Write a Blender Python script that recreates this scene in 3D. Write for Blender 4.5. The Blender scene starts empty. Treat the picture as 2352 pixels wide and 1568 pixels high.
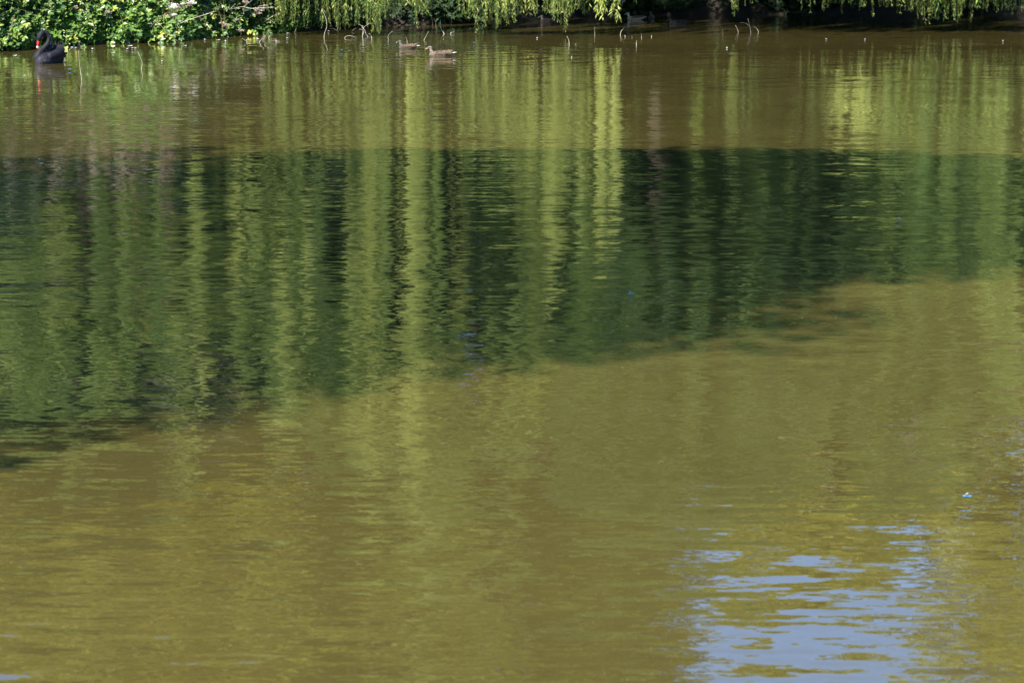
import bpy, bmesh, math, random
import numpy as np
from mathutils import Vector, Matrix

# ------------------------------------------------------------------ camera, sky, sun
sc = bpy.context.scene
C = sc.collection
rng = np.random.default_rng(7)
random.seed(7)
PITCH = math.radians(9.66)
HC = 2.4
cam = bpy.data.cameras.new('camera')
cam_ob = bpy.data.objects.new('camera', cam)
C.objects.link(cam_ob)
cam.sensor_width = 36.0
cam.lens = 85.0
cam.clip_start = 0.1
cam.clip_end = 2000.0
cam_ob.location = (0, 0, HC)
cam_ob.rotation_euler = (math.pi/2 - PITCH, 0, 0)
cam.dof.use_dof = True
cam.dof.focus_distance = 47.0
cam.dof.aperture_fstop = 9.0
sc.camera = cam_ob

SUN_EL = math.radians(50)
SUN_H = Vector((-0.45, -0.89)).normalized()      # horizontal direction towards the sun: behind the viewer, to the left
world = bpy.data.worlds.new('World')
sc.world = world
world.use_nodes = True
wn = world.node_tree
wn.nodes.clear()
sky = wn.nodes.new('ShaderNodeTexSky')
sky.sky_type = 'NISHITA'
sky.sun_disc = False
sky.sun_elevation = SUN_EL
sky.sun_rotation = math.atan2(SUN_H.x, SUN_H.y)
sky.altitude = 500
sky.air_density = 1.0
sky.dust_density = 0.0
sky.ozone_density = 10.0
bg = wn.nodes.new('ShaderNodeBackground')
bg.inputs['Strength'].default_value = 0.125
wo = wn.nodes.new('ShaderNodeOutputWorld')
wn.links.new(sky.outputs[0], bg.inputs[0])
wn.links.new(bg.outputs[0], wo.inputs[0])
sun = bpy.data.lights.new('sun', 'SUN')
sun.energy = 5.0
sun.angle = math.radians(0.6)
sun.color = (1.0, 0.95, 0.86)
sun_ob = bpy.data.objects.new('sun', sun)
C.objects.link(sun_ob)
to_sun = Vector((SUN_H.x*math.cos(SUN_EL), SUN_H.y*math.cos(SUN_EL), math.sin(SUN_EL)))
sun_ob.rotation_euler = to_sun.to_track_quat('Z', 'Y').to_euler()
sun_ob.location = (-20, -10, 30)
sc.view_settings.view_transform = 'Standard'
sc.view_settings.look = 'None'
sc.view_settings.exposure = 1.65
sc.view_settings.gamma = 1.0
sc.view_settings.use_curve_mapping = False
sc.render.engine = 'CYCLES'
sc.cycles.use_denoising = True
sc.cycles.denoiser = 'OPENIMAGEDENOISE'
sc.cycles.denoising_input_passes = 'RGB_ALBEDO_NORMAL'
sc.cycles.max_bounces = 8
sc.cycles.diffuse_bounces = 3
sc.cycles.glossy_bounces = 3
sc.cycles.transmission_bounces = 4
sc.cycles.caustics_reflective = False
sc.cycles.caustics_refractive = False
sc.cycles.sample_clamp_indirect = 4.0

# ------------------------------------------------------------------ helpers
FPX = 2352*85/36.0
def ray4(px, py):
    """direction of a ray through pixel (px, py) of the 4096-wide photograph"""
    u = (px*2352/4096-1176)/FPX
    v = (784-py*2352/4096)/FPX
    c, s = math.cos(PITCH), math.sin(PITCH)
    return Vector((u, c+v*s, -s+v*c))
def on_water(px, py):
    d = ray4(px, py)
    t = HC/-d.z
    return Vector((d.x*t, d.y*t, 0))
def at_dist(px, py, Y):
    d = ray4(px, py)
    t = Y/d.y
    return Vector((d.x*t, Y, HC+d.z*t))
def refl(px, py, Y):
    """the point at distance Y whose mirror image shows at pixel (px, py) of a 2352-wide copy"""
    p = at_dist(px*4096/2352, py*4096/2352, Y)
    return p.x, -p.z

def node_mat(name):
    m = bpy.data.materials.new(name)
    m.use_nodes = True
    nt = m.node_tree
    b = nt.nodes['Principled BSDF']
    return m, nt, b

def mesh_np(name, V, F, mat, parent=None, tint=None, smooth=False, mi=None):
    """V (n,3), F (m,k) with k 3 or 4"""
    V = np.asarray(V, dtype=np.float32); F = np.asarray(F, dtype=np.int32)
    me = bpy.data.meshes.new(name)
    me.vertices.add(len(V)); me.vertices.foreach_set('co', V.ravel())
    k = F.shape[1]
    me.loops.add(F.size); me.loops.foreach_set('vertex_index', F.ravel())
    me.polygons.add(len(F))
    me.polygons.foreach_set('loop_start', np.arange(len(F), dtype=np.int32)*k)
    me.polygons.foreach_set('loop_total', np.full(len(F), k, dtype=np.int32))
    me.polygons.foreach_set('use_smooth', np.full(len(F), smooth))
    if tint is not None:
        a = me.attributes.new('tint', 'FLOAT', 'POINT')
        a.data.foreach_set('value', np.asarray(tint, dtype=np.float32))
    mats = mat if isinstance(mat, (list, tuple)) else [mat]
    for m in mats: me.materials.append(m)
    if mi is not None: me.polygons.foreach_set('material_index', np.asarray(mi, dtype=np.int32))
    me.update(calc_edges=True)
    o = bpy.data.objects.new(name, me)
    C.objects.link(o)
    if parent is not None: o.parent = parent
    return o

def tag(o, label=None, cat=None, group=None, kind=None):
    if label: o['label'] = label
    if cat: o['category'] = cat
    if group: o['group'] = group
    if kind: o['kind'] = kind
    return o
def empty(name, loc, label, cat, group=None):
    o = bpy.data.objects.new(name, None)
    o.empty_display_size = 0.2
    C.objects.link(o); o.location = loc
    return tag(o, label, cat, group)

def tube_np(pts, rad, sides=5):
    pts = np.asarray(pts, float); n = len(pts)
    rad = np.broadcast_to(np.asarray(rad, float), (n,))
    T = np.gradient(pts, axis=0)
    T /= np.linalg.norm(T, axis=1, keepdims=True)+1e-9
    ref = np.array([0.31, 0.9, 0.2]); ref /= np.linalg.norm(ref)
    A = np.cross(T, ref); A /= np.linalg.norm(A, axis=1, keepdims=True)+1e-9
    B = np.cross(T, A)
    ang = np.arange(sides)*2*math.pi/sides
    V = pts[:, None]+rad[:, None, None]*(np.cos(ang)[None, :, None]*A[:, None]+np.sin(ang)[None, :, None]*B[:, None])
    V = V.reshape(-1, 3)
    F = []
    for i in range(n-1):
        for j in range(sides):
            a, b = i*sides+j, i*sides+(j+1) % sides
            F.append((a, b, b+sides)); F.append((a, b+sides, a+sides))
    e0 = len(V); V = np.vstack([V, pts[0], pts[-1]])
    for j in range(sides):
        F.append((e0, (j+1) % sides, j)); F.append((e0+1, (n-1)*sides+j, (n-1)*sides+(j+1) % sides))
    return V, np.array(F)
def join(parts):
    Vs, Fs, off = [], [], 0
    for V, F in parts:
        Vs.append(V); Fs.append(np.asarray(F)+off); off += len(V)
    return np.vstack(Vs), np.vstack(Fs)
def smooth_path(pts, n=4):
    """Catmull-Rom through the points"""
    P = [np.array(p, float) for p in pts]
    P = [2*P[0]-P[1]]+P+[2*P[-1]-P[-2]]
    out = []
    for i in range(1, len(P)-2):
        for k in range(n):
            t = k/n
            out.append(0.5*((2*P[i])+(-P[i-1]+P[i+1])*t+(2*P[i-1]-5*P[i]+4*P[i+1]-P[i+2])*t*t+(-P[i-1]+3*P[i]-3*P[i+1]+P[i+2])*t**3))
    out.append(P[-2])
    return np.array(out)

def leaves_np(base, direc, normal, length, width, fold=0.15):
    """folded rhombic leaves: 4 vertices, 2 triangles each"""
    d = direc/(np.linalg.norm(direc, axis=1, keepdims=True)+1e-9)
    s = np.cross(d, normal); s /= np.linalg.norm(s, axis=1, keepdims=True)+1e-9
    nn = np.cross(s, d)
    L = np.asarray(length).reshape(-1, 1); W = np.asarray(width).reshape(-1, 1)
    n = len(base)
    V = np.empty((n, 4, 3))
    V[:, 0] = base
    V[:, 1] = base+d*L*0.45+s*W*0.5+nn*W*fold
    V[:, 2] = base+d*L
    V[:, 3] = base+d*L*0.45-s*W*0.5+nn*W*fold
    i = np.arange(n)[:, None]*4
    F = np.concatenate([i+np.array([[0, 1, 2]]), i+np.array([[0, 2, 3]])], axis=1).reshape(-1, 3)
    return V.reshape(-1, 3), F
def rnd_dirs(n):
    v = rng.normal(size=(n, 3))
    return v/np.linalg.norm(v, axis=1, keepdims=True)

# ------------------------------------------------------------------ materials
def leaf_mat(name, dark, mid, light, rough=0.42, trans=0.35, tcol=(0.16, 0.24, 0.03), spec=0.45):
    m, nt, b = node_mat(name)
    N, L = nt.nodes, nt.links
    at = N.new('ShaderNodeAttribute'); at.attribute_name = 'tint'
    cr = N.new('ShaderNodeValToRGB')
    cr.color_ramp.elements[0].color = (*dark, 1); cr.color_ramp.elements[1].color = (*light, 1)
    e = cr.color_ramp.elements.new(0.5); e.color = (*mid, 1)
    L.new(at.outputs['Fac'], cr.inputs[0])
    L.new(cr.outputs[0], b.inputs['Base Color'])
    b.inputs['Roughness'].default_value = rough
    b.inputs['Specular IOR Level'].default_value = spec
    tr = N.new('ShaderNodeBsdfTranslucent')
    hs = N.new('ShaderNodeMixRGB'); hs.blend_type = 'MIX'; hs.inputs[0].default_value = 0.5
    L.new(cr.outputs[0], hs.inputs[1]); hs.inputs[2].default_value = (*tcol, 1)
    L.new(hs.outputs[0], tr.inputs[0])
    mx = N.new('ShaderNodeMixShader'); mx.inputs[0].default_value = trans
    L.new(b.outputs[0], mx.inputs[1]); L.new(tr.outputs[0], mx.inputs[2])
    L.new(mx.outputs[0], N['Material Output'].inputs[0])
    return m
def plain_mat(name, col, col2=None, scale=8.0, rough=0.8, bump=0.0, stretch=(1, 1, 1), spec=0.3):
    m, nt, b = node_mat(name)
    N, L = nt.nodes, nt.links
    tc = N.new('ShaderNodeTexCoord'); mp = N.new('ShaderNodeMapping'); mp.inputs['Scale'].default_value = stretch
    L.new(tc.outputs['Object'], mp.inputs[0])
    no = N.new('ShaderNodeTexNoise'); no.inputs['Scale'].default_value = scale; no.inputs['Detail'].default_value = 6
    L.new(mp.outputs[0], no.inputs[0])
    cr = N.new('ShaderNodeValToRGB')
    cr.color_ramp.elements[0].position = 0.35; cr.color_ramp.elements[1].position = 0.65
    cr.color_ramp.elements[0].color = (*col, 1); cr.color_ramp.elements[1].color = (*(col2 or col), 1)
    L.new(no.outputs[0], cr.inputs[0]); L.new(cr.outputs[0], b.inputs['Base Color'])
    b.inputs['Roughness'].default_value = rough
    b.inputs['Specular IOR Level'].default_value = spec
    if bump:
        bp = N.new('ShaderNodeBump'); bp.inputs['Strength'].default_value = bump; bp.inputs['Distance'].default_value = 0.02
        L.new(no.outputs[0], bp.inputs['Height']); L.new(bp.outputs[0], b.inputs['Normal'])
    return m

M_willow = leaf_mat('willow_leaf', (0.028, 0.065, 0.012), (0.11, 0.185, 0.03), (0.46, 0.49, 0.13), trans=0.42, tcol=(0.36, 0.44, 0.05))
M_tree = leaf_mat('tree_leaf', (0.06, 0.09, 0.018), (0.22, 0.245, 0.04), (0.45, 0.43, 0.085), trans=0.42, tcol=(0.46, 0.48, 0.06))
M_dark = leaf_mat('shaded_leaf', (0.012, 0.026, 0.010), (0.022, 0.044, 0.014), (0.045, 0.075, 0.02), rough=0.6, spec=0.2, trans=0.15, tcol=(0.06, 0.10, 0.02))  # dark leaf copy: puts the shade of the gaps between trees into the colour
M_bramble = leaf_mat('bramble_leaf', (0.035, 0.085, 0.02), (0.105, 0.20, 0.032), (0.36, 0.36, 0.06), rough=0.38, trans=0.28, tcol=(0.18, 0.28, 0.03))
M_dry = leaf_mat('dry_flower', (0.16, 0.09, 0.06), (0.40, 0.28, 0.22), (0.62, 0.52, 0.42), rough=0.8, trans=0.2, tcol=(0.3, 0.2, 0.15))
M_white = leaf_mat('white_petal', (0.55, 0.5, 0.4), (0.75, 0.72, 0.62), (0.8, 0.8, 0.75), rough=0.7, trans=0.3, tcol=(0.7, 0.7, 0.6))
M_bark = plain_mat('bark', (0.03, 0.025, 0.018), (0.075, 0.062, 0.045), scale=5, rough=0.9, bump=0.6, stretch=(3, 3, 0.6))
M_cane = plain_mat('red_cane', (0.13, 0.045, 0.04), (0.22, 0.13, 0.08), scale=6, rough=0.6)
M_stem = plain_mat('green_stem', (0.13, 0.13, 0.035), (0.2, 0.17, 0.06), scale=6, rough=0.6)
M_twig = plain_mat('pale_dead_twig', (0.28, 0.24, 0.18), (0.52, 0.47, 0.38), scale=30, rough=0.8)
M_twig_dark = plain_mat('brown_dead_twig', (0.12, 0.085, 0.06), (0.28, 0.21, 0.15), scale=30, rough=0.85)
M_soil = plain_mat('bank_soil', (0.009, 0.008, 0.006), (0.026, 0.020, 0.013), scale=1.2, rough=0.95, bump=0.5)

# ------------------------------------------------------------------ ground and water
SHX = [-60, -14, -10.3, -8.8, -7.4, -6.8, -6.1, -5.1, -3.5, -1.6, 0.5, 3, 14, 30, 60]
SHY = [40, 47.8, 48.7, 51.7, 53.1, 55.0, 56.5, 58.5, 61.6, 62.8, 65, 69.5, 70.5, 66, 50]
def far_shore(x): return np.interp(x, SHX, SHY)
def left_shore(y): return np.interp(y, [-5, 0, 12, 30, 45, 60], [-4, -6, -8.6, -11.5, -14.5, -20])
def right_shore(y): return np.interp(y, [-5, 0, 12, 30, 60], [5, 8, 14, 22, 32])
def land_dist(x, y):
    """positive on land (metres inland, roughly), negative over the pond"""
    d = np.maximum.reduce([y-far_shore(x), left_shore(y)-x, x-right_shore(y), 1.6-y])
    return d
def ground_z(x, y):
    d = land_dist(x, y)
    wob = 0.08*np.sin(x*1.7+y*0.6)+0.06*np.sin(x*3.9-y*1.3)+0.10*np.sin(x*0.5+1)*np.cos(y*0.43)
    up = 1.15*(1-np.exp(-np.maximum(d, 0)/1.7))+np.maximum(d-4, 0)*0.03
    up = np.minimum(up, 3.2)
    z = np.where(d > 0, up+wob*np.clip(d, 0, 1), np.maximum(d*0.5, -1.6))
    # the near bank: the viewer stands on it
    return np.where((y < 3) & (d > 0), np.minimum(z, 0.75), z)
ax = np.concatenate([np.linspace(-500, -70, 18), np.linspace(-60, 60, 241), np.linspace(70, 500, 18)])
ay = np.concatenate([np.linspace(-500, -40, 18), np.linspace(-30, 100, 281), np.linspace(110, 800, 22)])
GX, GY = np.meshgrid(ax, ay, indexing='ij')
GZ = ground_z(GX, GY)
V = np.stack([GX, GY, GZ], -1).reshape(-1, 3)
ni, nj = GX.shape
I, J = np.meshgrid(np.arange(ni-1), np.arange(nj-1), indexing='ij')
a = (I*nj+J).ravel()
F = np.stack([a, a+nj, a+nj+1, a+1], 1)
tag(mesh_np('ground', V, F, M_soil, smooth=True), kind='structure')

def grass_ground(m):
    nt = m.node_tree; N, L = nt.nodes, nt.links
    b = N['Principled BSDF']
    soil = b.inputs['Base Color'].links[0].from_socket
    geo = N.new('ShaderNodeNewGeometry'); sep = N.new('ShaderNodeSeparateXYZ'); L.new(geo.outputs['Position'], sep.inputs[0])
    no = N.new('ShaderNodeTexNoise'); no.inputs['Scale'].default_value = 0.7; no.inputs['Detail'].default_value = 8; L.new(geo.outputs['Position'], no.inputs[0])
    ad = N.new('ShaderNodeMath'); ad.operation = 'ADD'; L.new(sep.outputs[2], ad.inputs[0]); L.new(no.outputs[0], ad.inputs[1])
    mr = N.new('ShaderNodeMapRange'); mr.inputs['From Min'].default_value = 0.9; mr.inputs['From Max'].default_value = 1.35; L.new(ad.outputs[0], mr.inputs[0])
    gr = N.new('ShaderNodeValToRGB'); gr.color_ramp.elements[0].position = .35; gr.color_ramp.elements[1].position = .65
    gr.color_ramp.elements[0].color = (0.025, 0.045, 0.012, 1); gr.color_ramp.elements[1].color = (0.06, 0.085, 0.02, 1)
    n2 = N.new('ShaderNodeTexNoise'); n2.inputs['Scale'].default_value = 3.0; n2.inputs['Detail'].default_value = 10; L.new(geo.outputs['Position'], n2.inputs[0]); L.new(n2.outputs[0], gr.inputs[0])
    mx = N.new('ShaderNodeMixRGB'); L.new(mr.outputs[0], mx.inputs[0]); L.new(soil, mx.inputs[1]); L.new(gr.outputs[0], mx.inputs[2])
    L.new(mx.outputs[0], b.inputs['Base Color'])
grass_ground(M_soil)

def water_material():
    m, nt, b = node_mat('pond_water')
    N, L = nt.nodes, nt.links
    geo = N.new('ShaderNodeNewGeometry')
    def mapping(sx, sy, rot=0.0, off=0.0):
        mp = N.new('ShaderNodeMapping'); mp.inputs['Scale'].default_value = (sx, sy, 1)
        mp.inputs['Rotation'].default_value = (0, 0, rot); mp.inputs['Location'].default_value = (off, off*0.7, off)
        L.new(geo.outputs['Position'], mp.inputs[0]); return mp
    def noise(mp, scale, detail=2.0, rough=0.5, dist=0.0):
        n = N.new('ShaderNodeTexNoise'); n.inputs['Scale'].default_value = scale
        n.inputs['Detail'].default_value = detail; n.inputs['Roughness'].default_value = rough
        n.inputs['Distortion'].default_value = dist
        L.new(mp.outputs[0], n.inputs[0]); return n
    def math_(op, a_, b_=None, c_=None):
        n = N.new('ShaderNodeMath'); n.operation = op
        for k, v in enumerate((a_, b_, c_)):
            if v is None: continue
            if hasattr(v, 'links'): L.new(v, n.inputs[k])
            else: n.inputs[k].default_value = v
        return n.outputs[0]
    def cen(o, amp): return math_('MULTIPLY', math_('SUBTRACT', o, 0.5), amp)
    n1 = noise(mapping(0.22, 1.0, 0.03), 13.0, 1.0)            # fine ripples with long crests
    n2 = noise(mapping(0.35, 1.0, -0.12, 5), 4.2, 2.0)         # decimetre waves
    n3 = noise(mapping(0.5, 1.0, 0.1, 11), 0.9, 2.0)           # slow undulation
    n5 = noise(mapping(0.6, 1.0, 0.4, 31), 26.0, 1.0)          # tiny shimmer
    n4 = noise(mapping(0.35, 1.0, 0.05, 23), 0.33, 2.0)        # calm and ruffled patches
    mask = N.new('ShaderNodeMapRange'); mask.inputs['From Min'].default_value = 0.38; mask.inputs['From Max'].default_value = 0.64
    mask.inputs['To Min'].default_value = 0.3; mask.inputs['To Max'].default_value = 1.7
    L.new(n4.outputs[0], mask.inputs[0])
    s1 = cen(n1.outputs[0], WAVE[0]); s2 = cen(n2.outputs[0], WAVE[1]); s3 = cen(n3.outputs[0], WAVE[2]); s5 = cen(n5.outputs[0], WAVE[3])
    sy = math_('ADD', math_('MULTIPLY', math_('ADD', math_('ADD', s1, s2), s5), mask.outputs[0]), s3)
    def ch(n, k):
        sp = N.new('ShaderNodeSeparateColor'); L.new(n.outputs['Color'], sp.inputs[0]); return sp.outputs[k]
    sx = math_('ADD', cen(ch(n2, 1), WAVE[1]*0.7), cen(ch(n3, 1), WAVE[2]*0.9))
    sx = math_('ADD', sx, cen(ch(n5, 1), WAVE[3]*1.5))
    sx = math_('ADD', sx, cen(ch(n1, 1), WAVE[0]*0.4))
    # rings spreading from the swimming birds
    sep = N.new('ShaderNodeSeparateXYZ'); L.new(geo.outputs['Position'], sep.inputs[0])
    for (cx, cy, k, amp, rad) in RINGS:
        dx = math_('SUBTRACT', sep.outputs[0], cx); dy = math_('SUBTRACT', sep.outputs[1], cy)
        r = math_('SQRT', math_('ADD', math_('ADD', math_('MULTIPLY', dx, dx), math_('MULTIPLY', dy, dy)), 0.01))
        w = math_('MULTIPLY', math_('SINE', math_('MULTIPLY', r, k)), math_('MULTIPLY', math_('EXPONENT', math_('MULTIPLY', r, -1.0/rad)), amp))
        w = math_('DIVIDE', w, r)
        sx = math_('ADD', sx, math_('MULTIPLY', w, dx)); sy = math_('ADD', sy, math_('MULTIPLY', w, dy))
    cb = N.new('ShaderNodeCombineXYZ'); L.new(sx, cb.inputs[0]); L.new(sy, cb.inputs[1]); cb.inputs[2].default_value = 1
    nz = N.new('ShaderNodeVectorMath'); nz.operation = 'NORMALIZE'; L.new(cb.outputs[0], nz.inputs[0])
    L.new(nz.outputs[0], b.inputs['Normal'])
    # silt in the water: slow differences in tone
    ns = noise(mapping(0.5, 1.0, 0.3, 40), 0.22, 3.0)
    cr = N.new('ShaderNodeValToRGB')
    cr.color_ramp.elements[0].position = 0.3; cr.color_ramp.elements[1].position = 0.7
    cr.color_ramp.elements[0].color = (*SILT[0], 1); cr.color_ramp.elements[1].color = (*SILT[1], 1)
    L.new(ns.outputs[0], cr.inputs[0]); L.new(cr.outputs[0], b.inputs['Base Color'])
    b.inputs['IOR'].default_value = 1.6
    b.inputs['Roughness'].default_value = 0.015
    b.inputs['Specular IOR Level'].default_value = 0.5
    return m
WAVE = (0.085, 0.080, 0.030, 0.035)
SILT = ((0.046, 0.0365, 0.0105), (0.060, 0.049, 0.0140))
RINGS = [(on_water(1640, 195).x, on_water(1640, 195).y, 8.0, 0.03, 2.2), (on_water(1760, 226).x, on_water(1760, 226).y, 8.5, 0.03, 2.4),
         (on_water(1050, 1050).x, on_water(1050, 1050).y, 30.0, 0.012, 0.8)]
M_water = water_material()
wx = np.linspace(-62, 62, 32); wy = np.linspace(-4, 75, 32)
WX, WY = np.meshgrid(wx, wy, indexing='ij')
V = np.stack([WX, WY, np.zeros_like(WX)], -1).reshape(-1, 3)
I, J = np.meshgrid(np.arange(31), np.arange(31), indexing='ij'); a = (I*32+J).ravel()
tag(mesh_np('water', V, np.stack([a, a+32, a+33, a+1], 1), M_water), kind='structure')

# ------------------------------------------------------------------ trees
def strands(top, length, sway=0.12, per_m=26, leaf=(0.15, 0.036), tint=None):
    """hanging willow strands: returns V, F, tint for their leaves"""
    B, D, T = [], [], []
    cnt = np.maximum((length*per_m).astype(int), 3)
    idx = np.repeat(np.arange(len(top)), cnt)
    n = len(idx)
    u = rng.random(n)
    L_ = length[idx]
    s = u*L_
    ph = rng.random(len(top))*6.28; amp = sway*rng.random(len(top)); az = rng.random(len(top))*6.28
    fq = rng.uniform(0.5, 1.4, len(top))
    off = amp[idx]*np.sin(s*fq[idx]+ph[idx])
    base = top[idx].copy()
    base[:, 0] += off*np.cos(az[idx]); base[:, 1] += off*np.sin(az[idx]); base[:, 2] -= s
    aa = rng.random(n)*6.283; tilt = rng.uniform(0.25, 0.95, n)
    d = np.stack([np.cos(aa)*np.sin(tilt), np.sin(aa)*np.sin(tilt), -np.cos(tilt)], 1)
    nr = rnd_dirs(n)
    k = rng.uniform(0.7, 1.25, n)
    V, F = leaves_np(base, d, nr, leaf[0]*k, leaf[1]*k)
    tt = (rng.random(len(top))*0.5+0.15 if tint is None else tint)[idx]+rng.normal(0, 0.13, n)
    return V, F, np.repeat(np.clip(tt, 0, 1), 4)

def trunk_mesh(name, paths, parent, mat=None):
    V, F = join([tube_np(smooth_path(p, 4), np.interp(np.linspace(0, 1, (len(p)-1)*4+1), [0, 1], r), sd) for p, r, sd in paths])
    return mesh_np(name, V, F, mat or M_bark, parent, smooth=True)

def dome_willow(label, cx, cy, rx, ry, H, n_clump, seed_len=(2.0, 6.0), zmin=0.4, lean=0.0, zrim=2.0, front_only=True, curtains=(), density=1.0, toff=0.0, shade_mul=1.0):
    ry0 = cy+toff
    gz = float(ground_z(np.array(cx), np.array(ry0)))
    root = empty('willow_tree', (cx, ry0, gz), label, 'willow', 'willows on the far bank')
    inv = np.array([cx, cy, gz])
    # trunk and limbs
    th = H*0.32
    tr = [((0, 0, -0.4), (0.15, -0.1, th*0.5), (0.1, -0.3, th))]
    trunk_mesh('trunk', [(tr[0], (0.48, 0.34), 10)], root)
    for k in range(7):
        az = -math.pi/2+(k-3)*0.62+random.uniform(-0.15, 0.15)
        r = 0.62
        e = np.array([math.cos(az)*rx*r, math.sin(az)*ry*r-toff, H*random.uniform(0.72, 0.86)])
        s = np.array([0.1, -0.3, th*0.9])
        mid = s*0.5+e*0.5+np.array([0, 0, 0.8])
        q = e+np.array([math.cos(az)*0.8, math.sin(az)*0.8, -0.6])
        trunk_mesh('limb', [((s, mid, e, q), (0.22, 0.05), 7)], root)
    # clumps on the dome, each a sheaf of hanging strands
    tops, lens, tn = [], [], []
    for k in range(n_clump):
        if front_only:
            a_ = -math.pi/2+random.uniform(-2.0, 2.0)
        else: a_ = random.uniform(0, 6.283)
        rr = math.sqrt(random.uniform(0.02, 1.0))
        ux, uy = rr*math.cos(a_), rr*math.sin(a_)
        z = zrim+(H-zrim)*math.sqrt(max(0, 1-rr*rr))
        z *= random.uniform(0.93, 1.0)
        ns = int(random.randint(7, 15)*density)
        ll = random.uniform(*seed_len)*(0.6+0.7*rr)
        wd = random.choice((0.06, 0.09, 0.13, 0.22))
        g = rng.normal(0, 1, (ns, 3))*np.array([wd, wd, 0.35])
        dp = random.uniform(0.66, 1.08)
        t0 = np.array([ux*rx*dp, uy*ry*dp-toff, z-gz])+g
        tops.append(t0)
        l_ = np.minimum(ll*rng.uniform(0.55, 1.1, ns), t0[:, 2]+gz-zmin-rng.random(ns)*0.8)
        lens.append(np.maximum(l_, 0.4)); tn.append(np.full(ns, random.uniform(0.0, 1.0)*shade_mul))  # a factor below one darkens the sheaves: shade put into the leaf tint
    for (x, y, z0, z1, w, ns, tt) in curtains:              # world coordinates
        g = rng.normal(0, 1, (ns, 3))*np.array([w*0.62, 0.2, 0.4])
        t0 = np.array([x-cx, y-ry0, z1-gz])+g
        tops.append(t0)
        lens.append(np.maximum(t0[:, 2]+gz-z0-np.abs(rng.normal(0, 0.6, ns))-0.05, 0.3)); tn.append(np.full(ns, tt))
    tops = np.vstack(tops); lens = np.concatenate(lens); tn = np.concatenate(tn)
    V, F, T = strands(tops, lens, tint=tn)
    # fluffy top of the dome
    n = int(650*rx*ry/6)
    th_ = rng.random(n)*6.283; rr = np.sqrt(rng.random(n)); 
    P = np.stack([rr*np.cos(th_)*rx, rr*np.sin(th_)*ry, zrim+(H-zrim)*np.sqrt(1-rr*rr)], 1)
    P *= rng.uniform(0.9, 1.02, (n, 1))
    P += 0.25*np.sin(P[:, ::-1]*2.3)-np.array([0, toff, gz])
    V2, F2 = leaves_np(P, rnd_dirs(n)+np.array([0, 0, -0.7]), rnd_dirs(n), rng.uniform(0.13, 0.22, n), rng.uniform(0.04, 0.07, n))
    T2 = np.repeat(rng.uniform(0.2, 0.8, n), 4)
    Vv, Ff = join([(V, F), (V2, F2)])
    o = mesh_np('foliage', Vv, Ff, M_willow, root, tint=np.concatenate([T, T2]))
    o['kind'] = 'stuff'
    return root

def leafy_tree(label, x, y, H, r, h0, n_clump, leaf=0.27, fill=420, mat=None, sparse=1.0, ry=None, cat='tree', name='broadleaf_tree', group='trees behind the willows'):
    gz = float(ground_z(np.array(x), np.array(y)))
    root = empty(name, (x, y, gz), label, cat, group)
    ry = ry or r
    trunk_mesh('trunk', [(((0, 0, -0.4), (0.1, 0, H*0.3), (0, 0.1, H*0.75)), (0.32*H/15, 0.09), 9)], root)
    Vs, Fs, Ts = [], [], []
    zc = (H+h0)/2; rz = (H-h0)/2
    limbs = []
    for k in range(n_clump):
        d = rnd_dirs(1)[0]
        q = random.uniform(0.45, 0.93)
        c = np.array([d[0]*r*q, d[1]*ry*q, zc+d[2]*rz*q])
        cr_ = random.uniform(0.75, 1.35)*min(r, 4)/4*1.05
        m = int(fill*sparse*cr_*cr_)
        dd = rnd_dirs(m)
        rad = cr_*rng.uniform(0.35, 1.0, m)**0.5
        P = c+dd*rad[:, None]*np.array([1, 1, 0.75])
        V, F = leaves_np(P, dd+0.5*rnd_dirs(m)+np.array([0, 0, -0.3]), rnd_dirs(m)*0.6+dd+np.array([0, -.15, .35]), leaf*rng.uniform(0.7, 1.3, m), leaf*0.62*rng.uniform(0.7, 1.3, m))
        Vs.append((V, F)); Ts.append(np.repeat(np.clip(random.uniform(0.25, 1.0)+rng.normal(0, 0.12, m), 0, 1), 4))
        if k % 5 == 0: limbs.append((((0, 0, H*random.uniform(0.25, 0.55)), tuple(c*0.5+np.array([0, 0, H*0.25])), tuple(c)), (0.12*H/15, 0.025), 5))
    trunk_mesh('limb', limbs, root)
    V, F = join(Vs)
    o = mesh_np('foliage', V, F, mat or M_tree, root, tint=np.concatenate(Ts)); o['kind'] = 'stuff'
    return root

def cur(px, ylow, yhigh, Y=57.0, w=0.18, ns=14, tt=0.6):
    """curtain whose reflection hangs between rows ylow (its foot) and yhigh (its top)"""
    x, z0 = refl(px, ylow, Y); x1, z1 = refl(px, yhigh, Y)
    return (x, Y, max(z0, 0.1), z1, w, ns, tt)

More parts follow.
